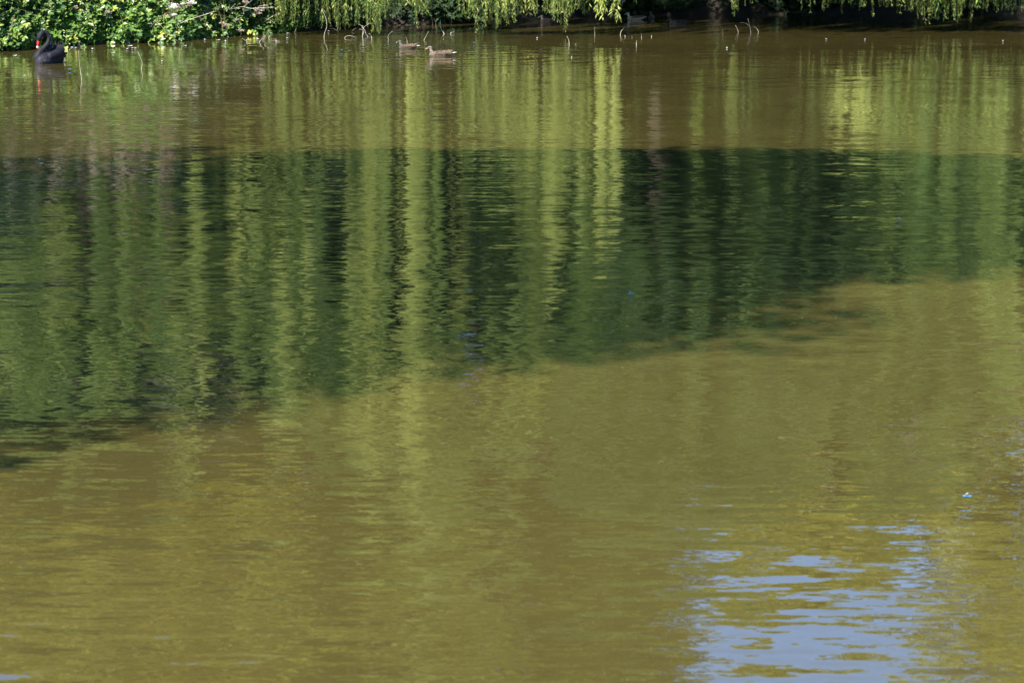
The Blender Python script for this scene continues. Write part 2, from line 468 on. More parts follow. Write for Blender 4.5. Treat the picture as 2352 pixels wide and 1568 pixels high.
# --- the willows
dome_willow('weeping willow rising behind the brambles at the left end of the far bank', -10.4, 58.5, 5.4, 5.5, 9.6, 58,
            zrim=2.5, zmin=1.2, curtains=[
    cur(20, 480, 900, 54, .25, 16, .7), cur(60, 560, 1000, 54, .3, 18, .6), cur(150, 640, 1100, 54.5, .25, 14, .5), cur(230, 420, 760, 54, .15, 10, .4),
    cur(290, 420, 700, 54, .15, 10, .6),
    *[cur(random.uniform(0, 740), a_, a_+random.uniform(160, 420), random.uniform(54, 57), random.uniform(.05, .13), random.randint(8, 14), random.uniform(.4, 1.0)) for a_ in [random.uniform(330, 640) for k in range(46)]], cur(360, 500, 820, 54, .18, 12, .35), cur(410, 560, 1100, 54.5, .2, 14, .7)])
dome_willow('largest weeping willow, trailing its bright curtains over the middle of the far bank', -2.6, 62.5, 5.4, 6.2, 13.5, 92, toff=7.5,
            zrim=2.5, curtains=[
    cur(450, 330, 780, 56, .15, 14, .8), cur(500, 300, 650, 56, .15, 12, .7), cur(545, 250, 900, 56, .18, 16, .8), cur(600, 300, 700, 56.5, .22, 18, .6),
    cur(650, 200, 620, 57, .18, 16, .6), cur(690, 260, 600, 57, .1, 8, .5),
    cur(815, 150, 1000, 56.5, .16, 22, .75), cur(845, 130, 1200, 56.5, .14, 22, .85), cur(880, 200, 980, 56.6, .12, 14, .6),
    cur(945, 150, 1100, 56.3, .13, 22, .9), cur(965, 130, 1350, 56.3, .13, 24, .8), cur(1005, 200, 1100, 56.5, .1, 14, .6),
    cur(1125, 690, 1050, 56.5, .1, 10, .6), cur(1180, 660, 1150, 56.5, .16, 14, .6), cur(1080, 120, 300, 57, .12, 12, .4),
    cur(1160, 110, 300, 56.5, .2, 22, .8), cur(1210, 120, 310, 56.5, .15, 18, .9)])
dome_willow('shady willow right of the bright curtains, its skirt hanging clear of the dark water', 4.3, 64.0, 4.8, 10.5, 14.5, 420, toff=7.8, shade_mul=0.45,
            zrim=5.5, zmin=4.0, seed_len=(1.5, 4.0), curtains=[
    cur(1270, 130, 620, 56.6, .11, 24, .85), cur(1292, 120, 560, 56.6, .08, 14, .75), cur(1340, 120, 600, 56.5, .08, 14, .7), cur(1385, 110, 620, 56.2, .12, 26, .85),
    cur(1415, 110, 460, 56.2, .08, 16, .9), cur(1452, 470, 560, 57, .05, 5, .8),
    cur(1240, 330, 800, 61, .5, 40, .3), cur(1330, 330, 800, 61.5, .5, 40, .3), cur(1420, 420, 800, 62, .5, 40, .3), cur(1500, 480, 800, 61.0, .5, 36, .3), cur(1600, 480, 800, 61.0, .5, 36, .3),  # inner curtains added behind the gap to keep sun off the bank
    cur(1590, 600, 740, 58, .15, 14, .5), cur(1700, 540, 700, 58.5, .12, 10, .4)])
dome_willow('low broad willow trailing over the dark water at the right end of the bank', 10.2, 64.2, 6.4, 6.4, 12.6, 360, toff=7.8, shade_mul=0.55,
            zrim=1.6, zmin=0.9, curtains=[
    cur(1830, 350, 440, 57.5, .25, 18, .5), cur(1760, 360, 520, 57.8, .18, 14, .4), cur(1925, 150, 270, 57.3, .22, 30, .9), cur(1990, 150, 280, 57.3, .25, 34, .9),
    cur(2050, 140, 300, 57.4, .15, 12, .5), cur(2130, 130, 480, 57.4, .12, 10, .4), cur(2200, 140, 560, 57.4, .15, 14, .5), cur(2300, 150, 760, 57.4, .25, 22, .6),
    cur(2340, 400, 900, 57.4, .15, 16, .6), cur(2240, 130, 400, 57.6, .2, 14, .5)])

# --- trees behind
leafy_tree('tall dense broadleaf tree at the far left behind the willows', -15.5, 71, 24, 5.2, 8.0, 95)
leafy_tree('very tall broadleaf tree filling the space at the left, behind the others', -13.0, 79, 29, 5.5, 10.0, 110)
leafy_tree('tall broadleaf tree behind the left willow and the largest willow', -8.2, 73, 27, 5.2, 9.0, 110)
leafy_tree('tallest broadleaf tree, behind the largest willow', -0.5, 73, 28, 5.4, 9.0, 140, mat=M_willow)
leafy_tree('slim broadleaf tree left of the gap of open sky', 3.2, 76, 33, 2.8, 8.0, 170)
leafy_tree('tall broadleaf tree seen between the two tallest ones', -5.0, 79, 31, 4.6, 10.0, 110, mat=M_willow)
leafy_tree('round low broadleaf tree under the gap of open sky', 8.9, 75, 18.6, 4.4, 7.0, 170)
leafy_tree('tree with shade-darkened leaves closing the slit left of the gap of open sky', 6.2, 77, 13.5, 3.0, 0.3, 60, mat=M_dark)
leafy_tree('thin tree with sky between its leaves, right of the gap', 15.4, 74, 26, 4.3, 2.5, 100, sparse=0.6)
leafy_tree('bushy dark tree closing the view at the far right', 19.5, 68, 15, 4.0, 1.0, 60)
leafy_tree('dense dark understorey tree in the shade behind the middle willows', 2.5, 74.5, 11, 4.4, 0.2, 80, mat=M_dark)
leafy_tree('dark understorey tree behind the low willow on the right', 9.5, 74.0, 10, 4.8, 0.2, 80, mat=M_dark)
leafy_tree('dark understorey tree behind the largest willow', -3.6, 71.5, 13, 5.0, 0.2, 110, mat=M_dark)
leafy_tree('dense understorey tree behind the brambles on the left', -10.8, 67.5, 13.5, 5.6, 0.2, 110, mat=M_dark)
leafy_tree('rounded broadleaf tree on the left bank, outside the picture', -25, 44, 13, 4.5, 2.0, 60)
leafy_tree('spreading broadleaf tree in the far left corner of the pond, outside the picture', -25, 60, 16, 5.5, 2.0, 70)
leafy_tree('rounded broadleaf tree on the right bank, outside the picture', 33, 47, 14, 5.0, 2.0, 60)
leafy_tree('spreading broadleaf tree in the far right corner of the pond, outside the picture', 30, 68, 17, 5.5, 2.0, 70)
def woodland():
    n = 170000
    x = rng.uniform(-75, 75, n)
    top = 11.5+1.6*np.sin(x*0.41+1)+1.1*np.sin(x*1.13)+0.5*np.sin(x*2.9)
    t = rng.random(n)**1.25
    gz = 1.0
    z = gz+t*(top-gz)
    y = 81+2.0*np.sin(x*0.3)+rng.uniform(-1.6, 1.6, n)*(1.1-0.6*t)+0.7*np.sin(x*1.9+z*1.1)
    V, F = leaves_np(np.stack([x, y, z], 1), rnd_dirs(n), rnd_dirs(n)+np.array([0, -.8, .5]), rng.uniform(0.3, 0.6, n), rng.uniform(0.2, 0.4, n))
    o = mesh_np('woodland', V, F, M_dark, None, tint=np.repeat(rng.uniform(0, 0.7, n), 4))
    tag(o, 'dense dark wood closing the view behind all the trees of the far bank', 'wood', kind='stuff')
    # undergrowth between the trunks, its leaves coloured dark to stand for shade
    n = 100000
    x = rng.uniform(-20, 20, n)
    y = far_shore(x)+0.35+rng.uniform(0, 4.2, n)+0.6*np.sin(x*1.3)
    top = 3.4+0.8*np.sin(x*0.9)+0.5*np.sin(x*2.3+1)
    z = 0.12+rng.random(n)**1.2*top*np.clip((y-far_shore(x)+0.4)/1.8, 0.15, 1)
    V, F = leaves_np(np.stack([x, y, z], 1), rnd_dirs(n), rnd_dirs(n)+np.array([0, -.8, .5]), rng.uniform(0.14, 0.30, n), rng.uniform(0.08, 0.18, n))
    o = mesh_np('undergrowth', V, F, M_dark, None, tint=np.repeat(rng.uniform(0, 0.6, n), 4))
    tag(o, 'shade-darkened leafy undergrowth on the bank between the tree trunks', 'undergrowth', kind='stuff')
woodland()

# --- the great tree on the left bank whose shade lies across the pond
def shade_tree():
    poly = [(-16, 18), (-12, 25), (-7.5, 26.0), (-5.1, 26.6), (-3.2, 26.9), (0, 26.7), (3.3, 26.9), (5.4, 25.6), (8, 23.8), (9.5, 21), (7, 18.2), (4.6, 17.3), (3.4, 16.9), (2.6, 16.2), (2.4, 14.6), (1.9, 13.9), (1.0, 13.4), (0.2, 13.3), (-.35, 13.1), (-.6, 11.9), (-1.2, 11.7), (-1.7, 11.6), (-2.5, 10.5), (-5, 9.9), (-9, 10.2), (-13, 12.5)]
    P = np.array(poly)
    n = 11500
    q = np.stack([rng.uniform(-16, 10, n), rng.uniform(10, 27, n)], 1)
    ins = np.zeros(n, bool); dmin = np.full(n, 1e9)
    for i in range(len(P)):
        a, b = P[i], P[(i+1) % len(P)]
        cond = ((a[1] > q[:, 1]) != (b[1] > q[:, 1]))
        xx = (b[0]-a[0])*(q[:, 1]-a[1])/(b[1]-a[1]+1e-12)+a[0]
        ins ^= cond & (q[:, 0] < xx)
        ab = b-a; t = np.clip(((q-a)@ab)/(ab@ab), 0, 1)
        dmin = np.minimum(dmin, np.linalg.norm(q-(a+t[:, None]*ab), axis=1))
    q, dm = q[ins], dmin[ins]
    soft = np.where((q[:, 0] < -2.5) & (q[:, 1] > 20), 4.5, np.where(q[:, 1] < 18.5, 1.5, 0.8))
    keep = (dm > 0.12) & (rng.random(len(q)) < 0.06+(dm/soft)**1.6)
    q, dm = q[keep], dm[keep]
    zz = 12.5+np.minimum(dm, 5)*0.95*rng.uniform(-0.55, 1.0, len(q))+0.5*np.sin(q[:, 0]*0.9)
    kx, ky = to_sun.x/to_sun.z, to_sun.y/to_sun.z
    cen = np.stack([q[:, 0]+kx*zz, q[:, 1]+ky*zz, zz], 1)
    cx, cy = -10.8, 6.5
    gz = float(ground_z(np.array(cx), np.array(cy)))
    root = empty('shade_tree', (cx, cy, gz), 'great spreading oak on the left bank, outside the picture, that shades the pond', 'oak')
    o0 = np.array([cx, cy, gz])
    m = 34
    idx = np.repeat(np.arange(len(cen)), m)
    rr = np.minimum(0.3+0.3*dm, 0.9)[idx]
    dd = rnd_dirs(len(idx))
    Pp = cen[idx]-o0+dd*(rr*rng.random(len(idx))**0.4)[:, None]
    V, F = leaves_np(Pp, dd+rnd_dirs(len(idx))*0.6, rnd_dirs(len(idx))+np.array([0, 0, 1.0]), rng.uniform(0.13, 0.24, len(idx)), rng.uniform(0.09, 0.15, len(idx)))
    o = mesh_np('foliage', V, F, M_tree, root, tint=np.repeat(rng.uniform(0.1, 0.8, len(idx)), 4)); o['kind'] = 'stuff'
    trunk_mesh('trunk', [(((0, 0, -0.5), (0.1, 0, 2.5), (0.3, 0.1, 6.5)), (0.65, 0.45), 12)], root)
    for k in range(14):
        c = cen[random.randrange(len(cen))]-o0
        s = np.array([0.25, 0.1, random.uniform(4, 6.2)])
        trunk_mesh('limb', [((s, s*0.55+c*0.45+np.array([0, 0, -0.3]), c), (0.26, 0.05), 7)], root)
shade_tree()

# ------------------------------------------------------------------ hanging branches seen along the top of the picture
def branch_mesh(k, length, leaf=0.12):
    s = np.linspace(0, length, 9)
    a, b, c = rng.random(3)*6.28
    px = 0.06*np.sin(s*1.5+a)+0.02*np.sin(s*5+b)-0.06*math.sin(a)-0.02*math.sin(b)
    py = 0.06*np.sin(s*1.3+c)-0.06*math.sin(c)
    path = np.stack([px, py, s], 1)
    V1, F1 = tube_np(path, np.linspace(0.0012, 0.004, 9), 3)
    n = int(length*34)
    t = rng.random(n)**0.9*length
    t[:5] = rng.random(5)*0.08
    base = np.stack([np.interp(t, s, path[:, 0]), np.interp(t, s, path[:, 1]), t], 1)
    aa = rng.random(n)*6.283; tilt = rng.uniform(0.2, 1.0, n)
    d = np.stack([np.cos(aa)*np.sin(tilt), np.sin(aa)*np.sin(tilt), -np.cos(tilt)], 1)
    kk = rng.uniform(0.65, 1.2, n)*np.clip(0.45+t*1.2, 0.45, 1)
    V2, F2 = leaves_np(base, d, rnd_dirs(n), leaf*kk, 0.021*kk)
    V, F = join([(V1, F1), (V2, F2)])
    tint = np.concatenate([np.full(len(V1), 0.6), np.repeat(np.clip(rng.normal(0.5, 0.2, n)+rng.normal(0, .1), 0, 1), 4)])
    mi = np.concatenate([np.zeros(len(F1), int), np.ones(len(F2), int)])
    o = mesh_np('hanging_branch', V, F, [M_stem, M_willow], None, tint=tint, mi=mi)
    me = o.data; bpy.data.objects.remove(o); return me
BR = [branch_mesh(k, random.uniform(1.2, 3.0)) for k in range(22)]
WIL = {o['label'][:4]: o for o in C.objects if o.name.startswith('willow_tree')}
W_left, W_big, W_mid, W_low = WIL['weep'], WIL['larg'], WIL['shad'], WIL['low ']
def hang(px, py, Y, parent):
    p = at_dist(px, py, Y)
    if p.z < 0.02: p.z = 0.02
    o = bpy.data.objects.new('hanging_branch', random.choice(BR))
    C.objects.link(o); o.parent = parent
    o.location = p-parent.location
    o.rotation_euler = (random.uniform(-.06, .06), random.uniform(-.06, .06), random.uniform(0, 6.28))
    return o
def hang_run(x0, x1, tips, n, Y, parent, jit=16, up=0.0):
    """tips: list of (px, py) giving the line of the lowest tips"""
    tx = [t[0] for t in tips]; ty = [t[1] for t in tips]
    for k in range(n):
        x = random.uniform(x0, x1)
        y = np.interp(x, tx, ty)-abs(random.gauss(0, jit))-up
        hang(x, y, Y+random.uniform(-.3, .5), parent)
hang_run(1100, 1290, [(1094, 104), (1150, 112), (1240, 124), (1290, 112)], 28, 55.9, W_big, 34)
hang_run(1040, 1130, [(1040, 40), (1130, 100)], 7, 56.3, W_big, 26)
hang_run(1120, 1280, [(1100, 80), (1290, 80)], 12, 56.2, W_big, 26)
hang_run(1303, 1440, [(1303, 100), (1360, 122), (1440, 98)], 32, 55.9, W_big, 28)
hang_run(1440, 1555, [(1440, 95), (1488, 124), (1518, 130), (1535, 95), (1555, 70)], 30, 55.9, W_big, 28)
for x, y in ((1488, 126), (1491, 122), (1515, 131), (1519, 131), (1522, 126), (1512, 124), (1600, 30), (1640, 8), (1668, 106), (1672, 98), (1700, 30), (1705, 60), (1664, 70), (1560, 40)):
    hang(x, y, 55.8, W_big)
hang_run(1829, 2045, [(1829, 40), (1870, 84), (1905, 100), (1950, 92), (1990, 100), (2045, 84)], 46, 56.0, W_mid, 24)
for x, y in ((1904, 144), (1908, 141), (1912, 120), (1942, 104), (1985, 114), (1991, 110), (2028, 96), (2035, 90), (2060, 84), (2056, 88)):
    hang(x, y, 55.6, W_mid)
hang_run(2045, 2320, [(2045, 84), (2080, 62), (2115, 55), (2160, 56), (2200, 55), (2215, 80), (2262, 110), (2275, 80), (2320, 40)], 58, 56.0, W_mid, 20)
for x, y in ((2256, 122), (2262, 126), (2267, 112), (2212, 84), (2218, 78), (2062, 86)): hang(x, y, 55.8, W_mid)
hang_run(2900, 3030, [(2900, 10), (2935, 40), (2990, 20), (3030, 12)], 14, 58.2, W_low, 10)
for x, y in ((2935, 63), (2950, 42), (2928, 30), (3207, 34), (3242, 50), (3296, 47), (3291, 40), (3368, 56), (3366, 48), (3310, 30), (3440, 42), (3494, 65), (3490, 50),
             (3599, 60), (3590, 50), (3672, 74), (3703, 101), (3716, 94), (3697, 80), (3750, 78), (3775, 86), (3830, 92), (3822, 80), (3881, 90), (3886, 82), (3947, 44),
             (3987, 54), (4050, 62), (4085, 40), (4010, 30), (3620, 40), (3550, 24)):
    hang(x, y, 58.2, W_low)
hang_run(3400, 3640, [(3400, 20), (3460, 36), (3540, 26), (3640, 40)], 34, 58.3, W_low, 14)
hang_run(3640, 3860, [(3640, 44), (3700, 82), (3760, 76), (3835, 84), (3860, 40)], 64, 58.1, W_low, 22)
hang_run(3860, 4110, [(3860, 34), (3900, 40), (3950, 40), (4050, 44), (4110, 34)], 46, 58.3, W_low, 16)
hang_run(3180, 3400, [(3180, 6), (3250, 20), (3300, 18), (3400, 14)], 20, 58.3, W_low, 10)

# ------------------------------------------------------------------ brambles
def leaflets(P, Nn, size, k=4):
    """groups of k leaflets fanned in a plane with normal Nn about point P"""
    n = len(P)
    Nn = Nn/np.linalg.norm(Nn, axis=1, keepdims=True)
    r = rnd_dirs(n); A = np.cross(Nn, r); A /= np.linalg.norm(A, axis=1, keepdims=True)
    A[:, 2] -= 0.35; A -= (A*Nn).sum(1, keepdims=True)*Nn; A /= np.linalg.norm(A, axis=1, keepdims=True)
    B = np.cross(Nn, A)
    b_, d_, n_, l_, t_ = [], [], [], [], []
    tint = np.clip(rng.normal(0.36, 0.2, n), 0, 1)
    tint[rng.random(n) < 0.02] = 1.0
    for j in range(k):
        th = (j-(k-1)/2)*1.05
        d = A*math.cos(th)+B*math.sin(th)-Nn*0.22+0.12*rnd_dirs(n)
        b_.append(P+d*0.012); d_.append(d); n_.append(Nn+0.3*rnd_dirs(n))
        l_.append(size*(1-0.12*abs(j-(k-1)/2))*rng.uniform(0.8, 1.15, n)); t_.append(tint+rng.normal(0, 0.04, n))
    l = np.concatenate(l_)
    V, F = leaves_np(np.vstack(b_), np.vstack(d_), np.vstack(n_), l, l*0.62, 0.12)
    return V, F, np.repeat(np.clip(np.concatenate(t_), 0, 1), 4)
def cane_object(path, parent, n_leaf, r=0.005, size=0.075, red=True):
    o0 = np.array(parent.location)
    p = smooth_path(path, 5)-o0
    V1, F1 = tube_np(p, np.linspace(r*1.3, r*0.5, len(p)), 5)
    idx = rng.integers(2, len(p), n_leaf)
    P = p[idx]+rnd_dirs(n_leaf)*0.03
    V2, F2, T2 = leaflets(P, rnd_dirs(n_leaf)*0.5+np.array([-0.25, -0.8, 0.7]), size*np.ones(n_leaf), 4)
    V, F = join([(V1, F1), (V2, F2)])
    o = mesh_np('cane', V, F, [M_cane if red else M_stem, M_bramble], parent, tint=np.concatenate([np.zeros(len(V1)), T2]),
                mi=np.concatenate([np.zeros(len(F1), int), np.ones(len(F2), int)]))
    return o
def bramble(label, x, w, h, depth=1.5, n=2600, foot=0.12, ncane=9, size=0.13, inland=1.35, mat=None):
    y = float(far_shore(x))+inland
    root = empty('bramble_bush', (x, y, float(ground_z(np.array(x), np.array(y)))), label, 'bramble', 'brambles along the left bank')
    o0 = np.array(root.location)
    # lumpy front of the thicket
    a = rng.uniform(-1, 1, n); t = rng.random(n)
    ys = far_shore(x+a*w)
    prof = np.sin(np.clip(t, 0, 1)*math.pi*0.5)
    ztop = h*(1-0.35*a*a)+0.25*np.sin((x+a*w)*2.1)
    z = foot+t*(ztop-foot)
    out = 0.38-t*0.55*depth-t*t*0.6*depth+0.16*np.sin((x+a*w)*3.1+t*5)+0.14*np.sin((x+a*w)*7.3-t*9)
    yy = ys+0.12-out
    P = np.stack([x+a*w, yy, z], 1)+rng.normal(0, 0.07, (n, 3))-np.array([0, 0, 0])
    P[:, 1] += np.abs(rng.normal(0, 0.16, n))
    P[:, 2] = np.maximum(P[:, 2], 0.05)
    Nn = np.stack([-0.65+0.5*rng.normal(size=n), -0.75+0.35*rng.normal(size=n), 0.85+0.4*rng.normal(size=n)], 1)
    V, F, T = leaflets(P-o0, Nn, np.full(n, size), 4)
    o = mesh_np('foliage', V, F, mat or M_bramble, root, tint=T); o['kind'] = 'stuff'
    for k in range(ncane):
        cx = x+random.uniform(-w, w)*0.9
        ys_ = float(far_shore(cx)); dx = random.uniform(-0.9, 0.9); zt = random.uniform(0.5, 1.4)
        cane_object([(cx-dx, ys_+0.7, zt*0.7), (cx-dx*0.4, ys_+0.15, zt), (cx+dx*0.2, ys_-0.12, zt*0.72), (cx+dx*0.5, ys_-0.28, max(0.12, zt*0.25))], root, random.randint(3, 8), r=0.0038, red=random.random() < 0.35)
    return root
B1 = bramble('glossy bramble thicket behind the black swan at the left edge', -9.6, 1.5, 1.9, n=3400, foot=0.10)
B2 = bramble('bramble thicket with long red canes just right of the black swan', -7.9, 1.2, 2.0, n=3200, foot=0.06)
B3 = bramble('bramble thicket tangled with dead stalks left of the trailing willow', -6.2, 1.1, 1.6, n=2800, foot=0.05, ncane=10)
B4 = bramble('small shaded bramble at the foot of the largest willow', -4.4, 1.0, 1.0, n=900, foot=0.2, ncane=6, inland=1.2)
B5 = bramble('bramble thicket running out of the picture to the left', -12.3, 1.6, 2.2, n=2600, foot=0.2, ncane=6)
bramble('scrub with shade-darkened leaves between the hanging curtains', -1.6, 1.8, 1.3, n=1100, foot=0.25, ncane=3, size=0.1, mat=M_dark)
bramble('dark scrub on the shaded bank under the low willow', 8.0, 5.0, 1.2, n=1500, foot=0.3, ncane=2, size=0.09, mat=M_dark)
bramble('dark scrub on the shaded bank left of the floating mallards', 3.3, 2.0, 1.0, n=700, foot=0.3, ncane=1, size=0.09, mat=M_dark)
# long red canes that stand out beside the swan (places taken along the bank)
for parent, pts, Y, nl, red in (
        (B2, [(187, 10), (218, 62), (245, 112), (266, 152)], 50.6, 5, True), (B2, [(122, 50), (155, 76), (205, 104), (262, 150)], 50.5, 5, True),
        (B2, [(640, 100), (690, 150), (722, 172), (740, 184)], 51.6, 4, False), (B2, [(750, 0), (700, 48), (655, 80), (620, 105)], 51.2, 3, True),
        (B2, [(600, 110), (640, 70), (690, 45), (770, 14)], 51.1, 3, True), (B3, [(862, 10), (880, 60), (893, 110), (896, 146)], 54.0, 3, True),
        (B3, [(884, 70), (888, 100), (892, 125), (895, 150)], 53.8, 1, True), (B2, [(300, 145), (312, 165), (320, 184), (332, 188)], 50.3, 2, True),
        (B1, [(60, 60), (46, 110), (42, 160), (44, 196)], 48.8, 3, True), (B1, [(190, 90), (160, 130), (155, 170), (158, 200)], 49.2, 2, True)):
    cane_object([tuple(at_dist(x, y, Y)) for x, y in pts], parent, nl, red=red)
# creamy flower heads and rusty seed heads among the brambles
def flower_head(name, label, px, py, Y, rad, n, mat, stem_to, grp, cat):
    c = at_dist(px, py, Y)
    root = empty(name, tuple(at_dist(*stem_to, Y)), label, cat, grp)
    o0 = np.array(root.location)
    P = np.array(c)-o0+rng.normal(0, 1, (n, 3))*np.array([rad, rad, rad*0.45])
    V, F = leaves_np(P, rnd_dirs(n), rnd_dirs(n), 0.02*rng.uniform(.7, 1.3, n), 0.018*np.ones(n))
    o = mesh_np('petals', V, F, mat, root, tint=np.repeat(rng.random(n), 4)); o['kind'] = 'stuff'
    V, F = tube_np(smooth_path([(0, 0.03, 0), tuple((np.array(c)-o0)*0.5+np.array([.02, 0, 0])), tuple(np.array(c)-o0)], 3), 0.004, 5)
    mesh_np('stem', V, F, M_cane, root)
FL = 'flower heads among the brambles'
flower_head('flower_head', 'largest creamy white flower cluster above the red canes right of the swan', 695, 24, 51.0, 0.055, 260, M_white, (652, 60), FL, 'flower')
flower_head('flower_head', 'creamy flower cluster with a rusty centre at the tip of a red cane', 768, 10, 51.2, 0.045, 190, M_white, (735, 28), FL, 'flower')
flower_head('flower_head', 'small white flower cluster below the largest one', 695, 59, 51.0, 0.028, 90, M_white, (680, 84), FL, 'flower')
flower_head('flower_head', 'tiny white flower tuft between the two larger clusters', 732, 15, 51.1, 0.016, 50, M_white, (722, 36), FL, 'flower')
for k, (px, py) in enumerate(((758, 14), (888, 92), (905, 100), (1026, 38), (980, 8), (964, 122), (430, 48), (300, 30))):
    flower_head('seed_head', ['rusty brown seed tuft under the creamy flower at the cane tip', 'brown dried flower cluster hanging on the red cane at the right of the brambles',
                              'lowest brown dried cluster beside the dead stalk', 'rust coloured seed plume behind the dead grey branch', 'rusty seed plume at the top edge above the grey branch',
                              'small pinkish dried cluster just above the yellow leaves by the water', 'straw coloured seed tuft in the middle of the brambles', 'brown seed tuft above the red canes behind the swan'][k],
                px, py, 51.2 if px < 850 else 53.9, 0.035, 90, M_dry, (px-6, py+30), 'dry seed heads among the brambles', 'seed head')

# tall herbs gone to seed on the bank behind the brambles
for k in range(22):
    px = [10, 40, 75, 120, 150, 180, 205, 240, 262, 300, 318, 345, 372, 395, 340, 365, 385, 425, 455, 560, 580, 20][k]
    x = (px-1176)/FPX*54.0; y = float(far_shore(x))+random.uniform(1.0, 1.6)
    gz = float(ground_z(np.array(x), np.array(y)))
    hh = random.uniform(2.3, 3.5)-gz
    root = empty('seeding_herb', (x, y, gz), ['tall dry pink-brown herb gone to seed', 'tall dry cream-brown herb gone to seed'][k % 2]+' on the bank behind the brambles', 'dry herb', 'tall seeding herbs behind the brambles')
    p = smooth_path([(0, 0, 0), (random.uniform(-.1, .1), -.05, hh*.5), (random.uniform(-.25, .25), -0.15, hh)], 4)
    V, F = tube_np(p, np.linspace(0.012, 0.004, len(p)), 4); mesh_np('stem', V, F, M_twig_dark, root)
    n = 420
    t = rng.uniform(0.35, 1.0, n); ii = np.stack([np.interp(t, np.linspace(0, 1, len(p)), p[:, j]) for j in range(3)], 1)
    P = ii+rng.normal(0, 1, (n, 3))*(0.12*(1.25-t))[:, None]
    V, F = leaves_np(P, rnd_dirs(n)+np.array([0, 0, .4]), rnd_dirs(n), rng.uniform(0.03, 0.07, n), rng.uniform(0.012, 0.03, n))
    o = mesh_np('seed_plume', V, F, M_dry, root, tint=np.repeat(np.clip(rng.normal(0.3+0.5*(k % 2), 0.2, n), 0, 1), 4)); o['kind'] = 'stuff'

# ------------------------------------------------------------------ birds
def ell_chain(pts, n_per=6):
    """pts: (x, y, z, rx, ry, rz) joined by interpolated ellipsoids; returns one mesh of many spheres for remeshing"""
    bm0 = bmesh.new(); bmesh.ops.create_icosphere(bm0, subdivisions=2, radius=1)
    sv = np.array([v.co for v in bm0.verts]); sf = np.array([[v.index for v in f.verts] for f in bm0.faces]); bm0.free()
    P = np.array(pts, float); sm = []
    for i in range(len(P)-1):
        for k in range(n_per): sm.append(P[i]+(P[i+1]-P[i])*k/n_per)
    sm.append(P[-1])
    return join([(sv*q[3:6]+q[:3], sf) for q in sm])
def remesh(name, chains, voxel, mat, parent, smooth_n=4, colour=None, subsample=None):
    V, F = join([ell_chain(c[0], c[1]) for c in chains])
    o = mesh_np(name, V, F, mat, None, smooth=True)
    md = o.modifiers.new('r', 'REMESH'); md.mode = 'VOXEL'; md.voxel_size = voxel; md.use_smooth_shade = True
    m2 = o.modifiers.new('s', 'SMOOTH'); m2.iterations = smooth_n; m2.factor = 0.5
    dg = bpy.context.evaluated_depsgraph_get()
    me = bpy.data.meshes.new_from_object(o.evaluated_get(dg))
    o.modifiers.clear(); old = o.data; o.data = me; bpy.data.meshes.remove(old)
    o.parent = parent
    n = len(me.vertices); co = np.empty(n*3, np.float32); me.vertices.foreach_get('co', co); co = co.reshape(-1, 3)
    me.polygons.foreach_set('use_smooth', np.ones(len(me.polygons), bool))
    if colour is not None:
        col = np.ones((n, 4), np.float32); col[:, :3] = colour(co)
        a = me.color_attributes.new('plumage', 'FLOAT_COLOR', 'POINT'); a.data.foreach_set('color', col.ravel())
    if not me.materials: me.materials.append(mat)
    return o
def plumage_mat(name, rough=0.75, noise_scale=60, amount=0.35, spec=0.3, sheen=0.2):
    m, nt, b = node_mat(name); N, L = nt.nodes, nt.links
    at = N.new('ShaderNodeAttribute'); at.attribute_name = 'plumage'
    tc = N.new('ShaderNodeTexCoord'); no = N.new('ShaderNodeTexNoise'); no.inputs['Scale'].default_value = noise_scale; no.inputs['Detail'].default_value = 3
    L.new(tc.outputs['Object'], no.inputs[0])
    mr = N.new('ShaderNodeMapRange'); mr.inputs['From Min'].default_value = .3; mr.inputs['From Max'].default_value = .7
    mr.inputs['To Min'].default_value = 1-amount; mr.inputs['To Max'].default_value = 1+amount
    L.new(no.outputs[0], mr.inputs[0])
    vm = N.new('ShaderNodeVectorMath'); vm.operation = 'SCALE'; L.new(at.outputs['Color'], vm.inputs[0]); L.new(mr.outputs[0], vm.inputs['Scale'])
    L.new(vm.outputs[0], b.inputs['Base Color'])
    b.inputs['Roughness'].default_value = rough; b.inputs['Specular IOR Level'].default_value = spec
    b.inputs['Sheen Weight'].default_value = sheen
    bp = N.new('ShaderNodeBump'); bp.inputs['Strength'].default_value = 0.5; bp.inputs['Distance'].default_value = 0.006
    L.new(no.outputs[0], bp.inputs['Height']); L.new(bp.outputs[0], b.inputs['Normal'])
    return m
def simple(name, col, rough=0.4, spec=0.5):
    m, nt, b = node_mat(name)
    N, L = nt.nodes, nt.links
    no = N.new('ShaderNodeTexNoise'); no.inputs['Scale'].default_value = 90
    mx = N.new('ShaderNodeMixRGB'); mx.blend_type = 'MIX'; mx.inputs[1].default_value = (*[c*0.8 for c in col], 1); mx.inputs[2].default_value = (*[min(c*1.15, 1) for c in col], 1)
    L.new(no.outputs[0], mx.inputs[0]); L.new(mx.outputs[0], b.inputs['Base Color'])
    b.inputs['Roughness'].default_value = rough; b.inputs['Specular IOR Level'].default_value = spec
    return m
M_red = simple('red_bill', (0.62, 0.02, 0.025), 0.4)
M_billwhite = simple('white_bill_band', (0.75, 0.62, 0.6), 0.5)
M_black_plume = plumage_mat('black_plumage', 0.65, 45, 0.6, 0.2, 0.0)
M_duck = plumage_mat('mottled_plumage', 0.8, 90, 0.45)
M_eye = simple('dark_eye', (0.01, 0.008, 0.006), 0.1)
M_redeye = simple('red_eye', (0.3, 0.02, 0.01), 0.15)
M_orange_bill = simple('dull_orange_bill', (0.42, 0.2, 0.09), 0.4)
M_grey_bill = simple('dark_grey_bill', (0.09, 0.085, 0.08), 0.4)
